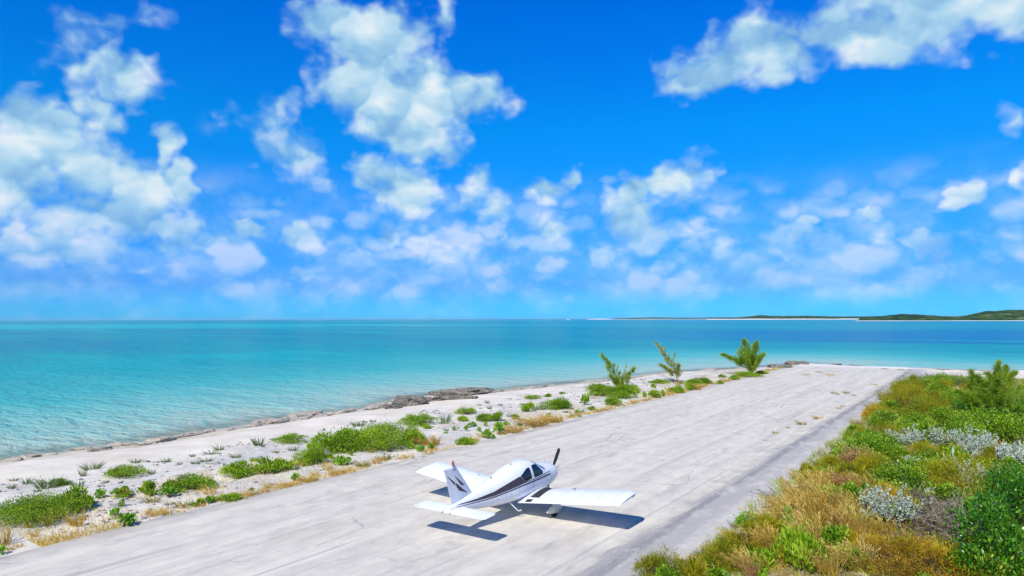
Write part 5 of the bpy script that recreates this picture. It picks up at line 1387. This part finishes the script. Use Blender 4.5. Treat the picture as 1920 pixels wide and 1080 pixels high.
 ('R', -0.51, 27.08, 0.71, 0.94, None), ('B', -0.39, 40.54, 0.44, 0.38, None), ('T', -6.22, 41.0, 0.42, 0.35, None), ('T', -1.66, 44.19, 0.5, 0.39, None),
 ('S', 0.11, 32.84, 0.38, 0.31, None), ('S', -2.19, 45.88, 0.55, 0.34, None), ('B', -6.89, 23.68, 0.37, 0.28, None), ('L', -0.02, 22.72, 0.79, 0.65, None),
 ('B', 0.37, 31.3, 0.53, 0.45, None), ('B', -4.8, 17.69, 0.69, 0.53, None), ('S', -6.32, 53.79, 0.44, 0.32, None), ('S', 0.43, 45.32, 0.41, 0.32, None),
 ('T', 0.26, 51.19, 0.61, 0.57, None), ('O', -5.0, 20.96, 0.5, 0.42, None), ('W', -3.49, 31.15, 0.51, 0.47, None), ('T', -2.62, 25.28, 0.69, 0.57, None),
 ('H', -2.75, 51.22, 0.45, 0.38, None), ('B', -0.14, 17.53, 0.6, 0.45, None), ('T', -5.54, 31.85, 0.46, 0.46, None), ('B', 1.69, 54.62, 0.63, 0.56, None),
 ('O', -6.1, 52.86, 0.39, 0.35, None), ('T', -1.46, 15.04, 0.39, 0.36, None), ('L', -4.3, 54.82, 0.7, 0.42, None), ('B', -1.63, 51.13, 0.71, 0.58, None),
 ('B', 0.34, 26.71, 0.78, 0.57, None), ('B', -2.74, 46.0, 0.74, 0.54, None), ('W', -0.62, 50.46, 0.6, 0.52, None), ('R', -3.35, 35.39, 0.59, 0.58, None),
 ('T', -0.76, 31.72, 0.44, 0.46, None), ('L', -3.88, 44.15, 0.57, 0.38, None), ('L', -4.92, 48.38, 0.42, 0.29, None), ('B', -5.39, 20.7, 0.64, 0.48, None),
 ('H', -6.06, 40.1, 0.43, 0.35, None), ('T', -7.18, 16.0, 0.51, 0.37, None), ('B', -5.1, 43.87, 0.55, 0.33, None), ('B', -5.3, 56.69, 0.54, 0.36, None),
 ('B', -6.28, 26.26, 0.65, 0.55, None), ('L', 0.18, 55.45, 0.59, 0.43, None), ('L', -4.17, 15.16, 0.51, 0.29, None), ('H', -6.54, 30.72, 0.35, 0.23, None),
 ('B', -5.76, 16.96, 0.59, 0.39, None), ('O', -4.22, 34.1, 0.59, 0.49, None), ('B', 1.62, 54.17, 0.54, 0.45, None), ('L', -3.61, 39.85, 0.44, 0.3, None),
 ('T', -2.15, 34.0, 0.69, 0.73, None), ('S', -0.3, 19.92, 0.54, 0.48, None), ('O', -5.63, 27.38, 0.56, 0.37, None), ('L', -2.79, 47.13, 0.76, 0.53, None),
 ('S', 1.38, 45.79, 0.54, 0.41, None), ('B', -0.58, 19.16, 0.76, 0.48, None), ('L', -1.06, 42.78, 0.47, 0.37, None), ('B', 1.03, 40.37, 0.57, 0.5, None),
 ('L', -4.2, 44.8, 0.35, 0.22, None), ('L', 1.39, 47.5, 0.63, 0.37, None), ('B', -1.17, 16.65, 0.69, 0.62, None), ('B', -6.03, 55.11, 0.41, 0.28, None),
 ('T', 0.77, 21.21, 0.56, 0.56, None), ('T', 0.17, 38.54, 0.74, 0.66, None), ('O', -7.0, 39.41, 0.41, 0.25, None), ('L', -5.49, 56.73, 0.39, 0.27, None),
 ('H', 0.56, 21.76, 0.4, 0.32, None), ('W', -0.69, 41.64, 0.65, 0.51, None), ('H', 0.62, 17.64, 0.57, 0.44, None), ('L', -7.33, 17.85, 0.71, 0.42, None),
 ('B', -2.75, 26.82, 0.81, 0.65, None), ('B', 0.13, 27.61, 0.65, 0.43, None), ('B', -3.26, 26.35, 0.48, 0.33, None), ('B', -5.41, 45.63, 0.79, 0.71, None),
 ('T', 1.54, 38.92, 0.78, 0.66, None), ('W', -1.41, 20.54, 0.59, 0.53, None), ('B', -4.6, 54.33, 0.44, 0.28, None), ('T', -4.57, 44.28, 0.38, 0.34, None),
 ('T', -5.41, 20.68, 0.57, 0.48, None), ('L', -0.23, 45.26, 0.42, 0.29, None), ('B', -3.14, 53.71, 0.43, 0.35, None), ('O', 1.97, 43.2, 0.79, 0.56, None),
 ('T', -4.41, 19.43, 0.59, 0.63, None), ('L', -7.12, 24.4, 0.79, 0.62, None), ('O', -5.07, 24.77, 0.61, 0.37, None), ('B', -5.97, 39.73, 0.43, 0.27, None),
 ('T', -0.01, 21.03, 0.53, 0.56, None), ('T', -2.09, 27.53, 0.44, 0.32, None), ('B', -4.15, 30.59, 0.65, 0.55, None), ('R', -4.89, 31.38, 0.75, 0.87, None),
 ('W', -6.98, 23.25, 0.37, 0.35, None), ('H', -0.09, 19.59, 0.47, 0.32, None), ('T', 0.18, 46.07, 0.73, 0.61, None), ('B', -7.24, 18.43, 0.36, 0.28, None),
 ('T', 1.3, 53.12, 0.61, 0.61, None), ('T', 1.98, 51.23, 0.56, 0.51, None), ('R', -5.64, 19.78, 0.42, 0.57, None), ('T', 0.03, 17.33, 0.58, 0.58, None),
 ('B', 1.81, 31.49, 0.64, 0.41, None), ('B', -2.74, 15.36, 0.76, 0.67, None), ('H', -7.11, 38.93, 0.65, 0.44, None), ('O', 0.14, 18.14, 0.81, 0.51, None),
 ('T', -3.84, 41.65, 0.59, 0.59, None), ('L', -3.1, 49.51, 0.81, 0.49, None), ('L', 0.55, 28.42, 0.37, 0.23, None), ('H', -4.36, 15.37, 0.55, 0.4, None),
 ('B', -5.0, 18.36, 0.6, 0.53, None), ('B', -0.7, 45.03, 0.72, 0.61, None), ('B', 0.45, 39.83, 0.82, 0.73, None), ('T', -3.26, 42.79, 0.58, 0.48, None),
 ('T', -5.72, 36.42, 0.83, 0.64, None), ('T', -5.69, 53.56, 0.69, 0.65, None), ('O', -6.88, 18.74, 0.66, 0.46, None), ('B', -6.14, 40.67, 0.37, 0.33, None),
 ('B', -3.73, 35.26, 0.57, 0.37, None), ('B', -6.4, 15.06, 0.42, 0.27, None), ('B', 1.38, 27.09, 0.82, 0.49, None), ('T', -6.03, 27.88, 0.47, 0.4, None),
 ('S', -2.74, 55.92, 0.77, 0.57, None), ('O', -2.3, 45.13, 0.57, 0.41, None), ('B', -4.47, 35.41, 0.62, 0.52, None), ('S', -1.69, 20.9, 0.77, 0.51, None),
 ('B', 0.66, 56.58, 0.51, 0.43, None), ('B', -1.61, 18.32, 0.55, 0.48, None), ('B', -7.27, 17.77, 0.75, 0.67, None), ('O', -2.36, 42.47, 0.49, 0.36, None),
 ('H', -4.27, 37.43, 0.65, 0.48, None), ('L', -3.81, 33.95, 0.65, 0.49, None), ('L', -0.46, 46.7, 0.78, 0.62, None), ('T', -6.22, 23.63, 0.46, 0.5, None)]
RIGHT_LABEL = {'B': ('bright green bush', 'leafy bushes of the landward thicket'),
  'D': ('dark glossy bush', 'glossy bushes of the landward thicket'),
  'O': ('yellow-olive creeper mound', 'olive creeper mounds of the landward thicket'),
  'U': ('orange-brown creeper mound', 'rusty creeper mounds of the landward thicket'),
  'T': ('tan grass clump', 'tan grass clumps of the landward thicket'),
  'H': ('olive grass clump', 'olive grass clumps of the landward thicket'),
  'R': ('reddish plume grass clump', 'plume grass clumps of the landward thicket'),
  'G': ('grey-green spiky tussock', 'spiky tussocks at the far end of the thicket'),
  'L': ('lime green broad-leaved plant', 'lime green plants of the landward thicket'),
  'S': ('fine-leaved green bush', 'fine-leaved bushes of the landward thicket'),
  'K': ('brown dead twig tangle', 'dead twig tangles of the landward thicket'),
  'W': ('silver-grey sprig', 'small silver sprigs of the landward thicket')}
def where_right(x, y):
    d = ('near the bottom edge' if y < 23 else 'by the largest silver shrub' if y < 28 else 'below the far silver row' if y < 33.5 else
         'at the far silver row' if y < 42 else 'just beyond the far silver row' if y < 55 else 'in the far part' if y < 75 else 'at the far end')
    s = 'at the gravel side' if x < -5.2 else 'mid-thicket' if x < -2 else 'on the landward side'
    return d + ', ' + s
for kind, x, y, wd, ht, label in RIGHT:
    base, group = RIGHT_LABEL.get(kind, ('', None))
    size = 'small ' if wd < 1.0 else 'broad ' if wd > 1.9 else ''
    plant(kind, x, y, wd, ht, label or size + base + ' ' + where_right(x, y), None if label else group)

# weeds in the pavement joint
WEEDS = [(-11.37, 45.62, 0.5, 0.23), (-11.24, 48.26, 0.32, 0.18), (-10.87, 50.45, 0.87, 0.36), (-10.58, 53.67, 0.38, 0.19), (-10.45, 54.08, 0.69, 0.23),
 (-10.29, 60.98, 0.51, 0.21), (-10.22, 62.24, 0.35, 0.17), (-12.71, 72.71, 0.72, 0.31), (-12.15, 71.95, 0.35, 0.2), (-11.65, 73.4, 0.72, 0.36), (-10.8, 71.75, 0.5, 0.2),
 (-11.23, 42.71, 0.38, 0.06), (-10.62, 84.34, 0.69, 0.17), (-16.83, 95.5, 1.35, 0.2), (-19.29, 100.18, 1.14, 0.21), (-19.52, 94.76, 1.09, 0.2),
 (-12.63, 111.48, 1.06, 0.23), (-10.54, 110.39, 1.19, 0.22)]
for x, y, wd, ht in WEEDS:
    rs = fr.randrange(3)
    o = obj('pavement_weed', shapes(('H' if fr.random() < .7 else 'T', 0))[rs][0], None, (x, y, -.01), (0, 0, fr.uniform(-1, 1)), (wd / .45, wd / .45 * .8, ht / .36))
    tag(o, 'small dry olive weed growing from a joint in the airstrip pavement', 'weed', 'weeds in the airstrip joints')

# young shore pines
PINES = [('leaning young shore pine nearest the aircraft, with two wind-swept tops', -29.58, 61.64, 11,
  [(-1.73, -0.95, 3.72, 0.12, 0.07), (0.79, 1.03, 2.38, 0.12, 0.05), (-0.68, -1.2, 1.76, 0.2, 0.03)], 'needle', 40, 0.34, 0.9),
 ('sparse pale shore pine leaning left, middle of the three', -29.48, 75.84, 12,
  [(-2.11, -1.21, 4.48, 0.2, 0.08), (-1.41, -1.58, 2.06, 0.3, 0.04), (-0.08, 0.55, 1.94, 0.25, 0.04)], 'needle_pale', 32, 0.36, 0.8),
 ('bushy shore pine with one long drooping arm, farthest of the three', -25.48, 90.92, 13,
  [(-0.85, -0.22, 4.51, 0.05, 0.1), (0.79, 0.06, 4.24, 0.05, 0.09), (-3.15, -1.93, 2.6, 0.35, 0.05), (1.23, 1.58, 2.6, 0.08, 0.06)], 'needle', 60, 0.48, 1.15),
 ('large feathery young pine at the right edge of the thicket', 0.15, 55.07, 14,
  [(-1.31, -0.54, 3.59, 0.05, 0.07), (0.17, -0.25, 4.21, 0.05, 0.08), (0.79, 1.28, 3.31, 0.05, 0.07), (-2.1, -0.84, 2.28, 0.1, 0.05)], 'needle', 70, 0.34, 1.25),
 ('small pine top beyond the large feathery pine, against the water', 0.74, 81.53, 15,
  [(-1.18, -0.45, 1.73, 0.05, 0.06), (0.34, -0.13, 2.45, 0.05, 0.06), (1.08, 1.48, 1.83, 0.05, 0.06)], 'needle', 44, 0.42, 1.3)]
for label, x, y, seed, stems, mk, nb, needle, full in PINES:
    cr_, tr_ = pine_shape(seed, stems, M[mk], nb, needle * 1.25, .014 if y < 60 else .018, full)
    root = empty('young_pine', (x, y, gz(x, y) - .02))
    obj('crown', cr_, root); obj('trunk', tr_, root)
    tag(root, label, 'tree')

# dead branches lying where the thicket meets the gravel, and the heap under the middle pine
def dead_branch(x, y, ln, rz, label, up=.35, k=9, seed=0):
    rs = random.Random(seed); mb = MB()
    for i in range(k):
        a = rs.uniform(-.55, .55); l = ln * rs.uniform(.4, 1)
        p0 = Vector((rs.uniform(-.15, .15) * ln, rs.uniform(-.1, .1) * ln, .02)); e = p0 + Vector((math.cos(a) * l, math.sin(a) * l, l * up * rs.uniform(.1, 1)))
        mid = p0.lerp(e, .5) + Vector((0, rs.uniform(-.1, .1) * l, .06 * l))
        mb.tube([p0, mid, e], [.022, .015, .006], 5)
        for _ in range(2):
            q = p0.lerp(e, rs.uniform(.4, .9)); mb.tube([q, q + Vector((rs.uniform(-.1, .25), rs.uniform(-.2, .2), rs.uniform(.0, .2))) * l], [.010, .004], 4)
    o = mb.build('dead_branch', M['dead'], None, False)
    o.location = (x, y, gz(x, y)); o.rotation_euler = (0, 0, rz)
    tag(o, label, 'branch')
DEAD = [(-7.15, 29.09, 1.4, 2.6, 'bare grey dead branch lying on the gravel edge'), (-7.48, 24.28, 0.7, 2.2, 'small bare branch on the gravel farther down the edge'),
 (-6.93, 38.83, 1.0, 2.4, 'thin dead branch by the gravel beyond the tan grass'), (-29.11, 76.87, 2.4, 0.5, 'grey heap of dead branches under the middle shore pine'),
 (-29.82, 76.41, 2.4, 3.3, 'dead branches on the seaward foot of the middle shore pine')]
for i, (x, y, ln, rz, label) in enumerate(DEAD): dead_branch(x, y, ln, rz, label, seed=i)

# ------------------------------------------------------------------ shore rocks
m, n, b, o = mat('weathered_limestone')
co = worldco(n)
big = n.noise(co, .9, 6, .65); med = n.noise(n.mapping(co, scale=(1, 1, 3)), 3.5, 7, .7); fin_ = n.noise(co, 18, 4, .7)
c = n.mix(n.maprange(big, .35, .65), (.60, .52, .40), (.40, .36, .29))
c = n.mix(n.math('MULTIPLY', n.maprange(med, .50, .62), .85), c, (.085, .09, .09))
c = n.mix(n.math('MULTIPLY', n.maprange(fin_, .58, .75), .5), c, (.50, .46, .38))
P(n, b, Base_Color=c, Roughness=.95, Specular_IOR_Level=.15, Normal=n.bump(n.math('MULTIPLY_ADD', fin_, .35, med), .8, .10))
M['rock'] = m
m, n, b, o = mat('dark_pitted_limestone')
co = worldco(n)
big = n.noise(co, 1.1, 6, .65); med = n.noise(n.mapping(co, scale=(1, 1, 3)), 4.5, 7, .7); fin_ = n.noise(co, 18, 4, .7)
c = n.mix(n.maprange(big, .38, .62), (.42, .36, .27), (.24, .225, .19))
c = n.mix(n.math('MULTIPLY', n.maprange(med, .44, .58), .9), c, (.07, .072, .07))
c = n.mix(n.math('MULTIPLY', n.maprange(fin_, .58, .75), .5), c, (.46, .41, .33))
P(n, b, Base_Color=c, Roughness=.95, Specular_IOR_Level=.15, Normal=n.bump(n.math('MULTIPLY_ADD', fin_, .35, med), 1.0, .14))
M['dark_rock'] = m
import bmesh
from mathutils import noise as mnoise
def rock_mesh(seed, flat=.35, sub=3, strata=5, undercut=0.0):
    bm = bmesh.new(); bmesh.ops.create_icosphere(bm, subdivisions=sub, radius=1.0)
    off = Vector((seed * 3.7, seed * 1.3, seed * 9.1))
    for v in bm.verts:
        p = v.co.copy()
        k = 1 + .32 * mnoise.fractal(p * 1.1 + off, 1.0, 2.0, 4) + .16 * mnoise.noise(p * 4.2 + off)
        q = p * k
        # blocky flat-topped slab
        q.z = max(-.6, min(q.z, .55 + .12 * mnoise.noise(Vector((q.x * 3, q.y * 3, 0)) + off)))
        zq = round(q.z * strata) / strata
        q.z = q.z * .45 + zq * .55
        s = 1 + .10 * mnoise.noise(Vector((p.x * 2, p.y * 2, zq * 9)) + off)
        if undercut and q.z < .15: s *= 1 - undercut * (.15 - q.z)
        v.co = Vector((q.x * s, q.y * s, q.z * flat))
    me = bpy.data.meshes.new('shore_rock'); bm.to_mesh(me); bm.free(); me.materials.append(M['rock'])
    me.polygons.foreach_set('use_smooth', np.ones(len(me.polygons), bool)); me.set_sharp_from_angle(angle=R(38))
    return me
ROCKV = [rock_mesh(i + 1, .35) for i in range(7)]
def rock(x, y, lx, ly, h, rz, label, group=None, me=None, dz=0):
    o = obj('shore_rock', me or fr.choice(ROCKV), None, (x, y, gz(x, y) + h * .25 + dz), (fr.uniform(-.06, .06), fr.uniform(-.06, .06), rz), (lx / 2, ly / 2, h / .38))
    tag(o, label, 'rock', group)
    return o
ROCKS = [(-42.07, 45.35, 2.0, 2.62, 0.94, -0.9660397409788614, 'dark pitted rock outcrop left of the overhanging ledge on the shore', 0.0),
 (-42.4, 43.38, 1.5, 1.55, 0.37, -0.9660397409788614, 'low pale rock beside the dark pitted outcrop', 0.0),
 (-42.5, 53.05, 2.2, 5.81, 0.83, -0.9660397409788614, 'overhanging flat limestone ledge on the shore, undercut on its seaward end', 0.9),
 (-40.43, 49.24, 1.8, 3.88, 0.39, -0.9660397409788614, 'lower step of rock under the overhanging ledge', 0.0),
 (-42.82, 48.15, 1.5, 1.96, 0.39, -0.9660397409788614, 'small low slab between the two rock outcrops', 0.0),
 (-25.63, 116.45, 2.4, 3.89, 0.59, -0.9660397409788614, 'brown rock at the seaward corner of the airstrip end', 0.0),
 (-17.98, 122.81, 2.4, 3.58, 0.6, -0.9660397409788614, 'brown rock standing in the water past the airstrip end', 0.0),
 (-21.59, 120.51, 3.0, 3.76, 0.43, -0.9660397409788614, 'low rock shelf between the two rocks at the airstrip end', 0.0),
 (-26.14, 107.79, 2.5, 3.49, 0.48, -0.9660397409788614, 'flat rock strip just seaward of the airstrip corner', 0.0)]
for x, y, lx, ly, h, rz, label, uc in ROCKS:
    me = rock_mesh(int(abs(x * 10 + y)) % 97 + 11, .38, 4, 6, uc)
    me.materials[0] = M['dark_rock']
    rock(x, y, lx, ly, h, rz, label, None, me)
for (x0, y0), (x1, y1), dens, hh in [((-46.18, 16.04), (-45.69, 19.41), 1.15, 0.34), ((-45.69, 19.41), (-45.22, 22.94), 1.15, 0.34), ((-45.22, 22.94), (-45.89, 28.89), 1.15, 0.34),
 ((-45.89, 28.89), (-46.13, 36.48), 1.15, 0.34), ((-46.13, 36.48), (-45.55, 44.13), 1.15, 0.34), ((-45.55, 44.13), (-47.17, 48.83), 1.15, 0.34),
 ((-47.92, 53.88), (-44.75, 61.62), 0.9, 0.2), ((-44.75, 61.62), (-42.68, 71.79), 0.5, 0.16), ((-42.68, 71.79), (-41.07, 79.72), 0.5, 0.16),
 ((-41.07, 79.72), (-39.32, 96.62), 0.5, 0.16), ((-39.32, 96.62), (-35.21, 105.6), 0.5, 0.16), ((-35.21, 105.6), (-29.94, 115.97), 0.5, 0.16),
 ((-29.94, 115.97), (-28.58, 126.3), 0.5, 0.16)]:
    ln = math.hypot(x1 - x0, y1 - y0)
    k = max(1, int(ln * dens))
    for i in range(k):
        t = (i + fr.random()) / k
        off = fr.uniform(-.3, 1.6); big = fr.random() ** 3
        rock(x0 + (x1 - x0) * t + off, y0 + (y1 - y0) * t, fr.uniform(.4, .9) + 1.1 * big, fr.uniform(.5, 1.2) + 3.2 * big, (fr.uniform(.25, .8) + .8 * big) * hh, fr.uniform(-.45, .45),
             'flat weathered limestone slab at the waterline, ' + where_left(y0 + (y1 - y0) * t - 3), 'limestone slabs of the waterline ledge')

# ------------------------------------------------------------------ uncountable ground cover
rs = np.random.RandomState(91)
def scatter(nq, x0, x1, y0, y1, scale, seed, lo):
    x = rs.uniform(x0, x1, nq * 3); y = y0 + (y1 - y0) * rs.rand(nq * 3) ** 1.35
    k = fbm2(x * scale, y * scale, seed, 4) > lo + rs.normal(0, .12, nq * 3)
    x, y = x[k][:nq], y[k][:nq]
    return x, y, ground_z(x, y)
x, y, z = scatter(9000, -31.0, RW_L - .15, 10, 105, .55, 71, -.02)
xe = RW_L - .05 - np.abs(rs.normal(0, .5, 15000)); ye = 10 + 102 * rs.rand(15000) ** 1.3
ke = fbm2(ye * .35, xe * .8, 75, 4) > -.12 + rs.normal(0, .12, 15000)
x = np.concatenate([x, xe[ke]]); y = np.concatenate([y, ye[ke]]); z = ground_z(x, y)
nq = len(x)
V, F = strips(np.stack([x, y, z - .02], 1), unit(np.stack([rs.normal(0, .35, nq), rs.normal(0, .35, nq), np.ones(nq)], 1)), rs.uniform(.05, .24, nq), rs.normal(0, .15, (nq, 3)) + WIND * .6, rs.uniform(.010, .024, nq), rs)
tag(obj('dry_grass', mesh_np('dry_grass', V, [F], M['tan'], tone=np.repeat(rs.uniform(.3, 1, nq), 8))), 'sparse dry stubble over the stony strip beside the pavement', 'grass', None, 'stuff')
# loose stones
x, y, z = scatter(1700, -37, RW_L - .3, 10, 108, .4, 73, .05)
nq = len(x)
base = np.array([(-1, -1, -.5), (1, -1, -.5), (1, 1, -.5), (-1, 1, -.5), (-.7, -.7, .6), (.7, -.7, .6), (.7, .7, .6), (-.7, .7, .6)])
sz = rs.gamma(2.0, .015, nq)[:, None, None] + .010
V = (base[None] * (1 + rs.normal(0, .25, (nq, 8, 3)))) * sz * np.array([1.3, 1.3, .7]) + np.stack([x, y, z + .01], 1)[:, None]
o8 = np.arange(nq)[:, None] * 8
F = np.concatenate([o8 + np.array(q) for q in ((0, 3, 2, 1), (4, 5, 6, 7), (0, 1, 5, 4), (1, 2, 6, 5), (2, 3, 7, 6), (3, 0, 4, 7))])
tag(obj('gravel', mesh_np('gravel', V.reshape(-1, 3), [F], mat_plain('loose_stone', (.30, .29, .28), .95, .1, var=.45, scale=.8))), 'loose grey limestone rubble strewn over the seaward strip', 'gravel', None, 'stuff')
# low growth under the thicket
def ground_cover(name, nq, mkey, tones, seed, lo, hgt, wd, label, xmin=-8.0):
    x, y, z = scatter(nq, xmin, 5.5, 14, 99, .45, seed, lo)
    k = x > -7.9 + .9 * fbm2(y * .5, y * 0 + 4, 87, 4)
    x, y, z = x[k], y[k], z[k]; nq = len(x)
    V, F = strips(np.stack([x, y, z - .02], 1), unit(np.stack([rs.normal(0, .5, nq), rs.normal(0, .5, nq), np.ones(nq)], 1)), rs.uniform(.4, 1, nq) * hgt, rs.normal(0, .2, (nq, 3)) + WIND * .6, rs.uniform(.6, 1.3, nq) * wd, rs)
    tag(obj(name, mesh_np(name, V, [F], M[mkey], tone=np.repeat(np.clip(rs.normal(tones, .2, nq), 0, 1), 8))), label, 'grass', None, 'stuff')
ground_cover('undergrowth', 26000, 'olive', .45, 81, -.35, .42, .022, 'olive undergrowth matted beneath the landward thicket')
ground_cover('undergrowth', 24000, 'bright', .55, 82, -.1, .40, .034, 'green undergrowth matted beneath the landward thicket')
ground_cover('dry_grass', 9000, 'tan', .5, 83, .1, .45, .018, 'tan grass mixed through the landward thicket')

# ------------------------------------------------------------------ sea air: one even, thin volume round everything
mb = MB(); mb.box((-26000, -26000, -12), (26000, 26000, 48))
hz_m = bpy.data.materials.new('sea_air'); hz_m.use_nodes = True
hn = NT(hz_m.node_tree); ho = hn.n('ShaderNodeOutputMaterial'); hv = hn.n('ShaderNodeVolumePrincipled')
hv.inputs['Color'].default_value = (.62, .82, 1.0, 1); hv.inputs['Density'].default_value = 1.5e-5; hv.inputs['Anisotropy'].default_value = 0.0
hn.put(ho.inputs[1], hv.outputs[0])
tag(mb.build('haze', hz_m, None, False), 'thin bluish sea air', None, None, 'stuff')

# ------------------------------------------------------------------ motor yacht near the horizon
by = empty('motor_yacht', (-2500.0, 4330.1, -0.8999999999999999), (0, 0, R(55)))
tag(by, 'tiny white motor yacht on the horizon', 'boat')
M['hull'] = mat_plain('white_gelcoat', (.85, .86, .86), .3)
mb = MB(); mb.loft([[(x, -w_, .0), (x, -w_ * 1.12, 2.6), (x, w_ * 1.12, 2.6), (x, w_, .0)] for x, w_ in ((-15, 2.9), (-6, 3.2), (4, 3.0), (10, 1.9), (15, .2))]); mb.build('hull', M['hull'], by)
mb = MB(); mb.loft([[(x, -2.2, 2.6), (x, -1.9, h_), (x, 1.9, h_), (x, 2.2, 2.6)] for x, h_ in ((-10, 5.2), (3, 5.2), (6.5, 2.8))]); cb = mb.build('cabin', M['hull'], by)
mb = MB(); mb.box((-8, -2.16, 3.6), (2.5, 2.16, 4.3)); mb.build('window_band', M['glass'], cb)
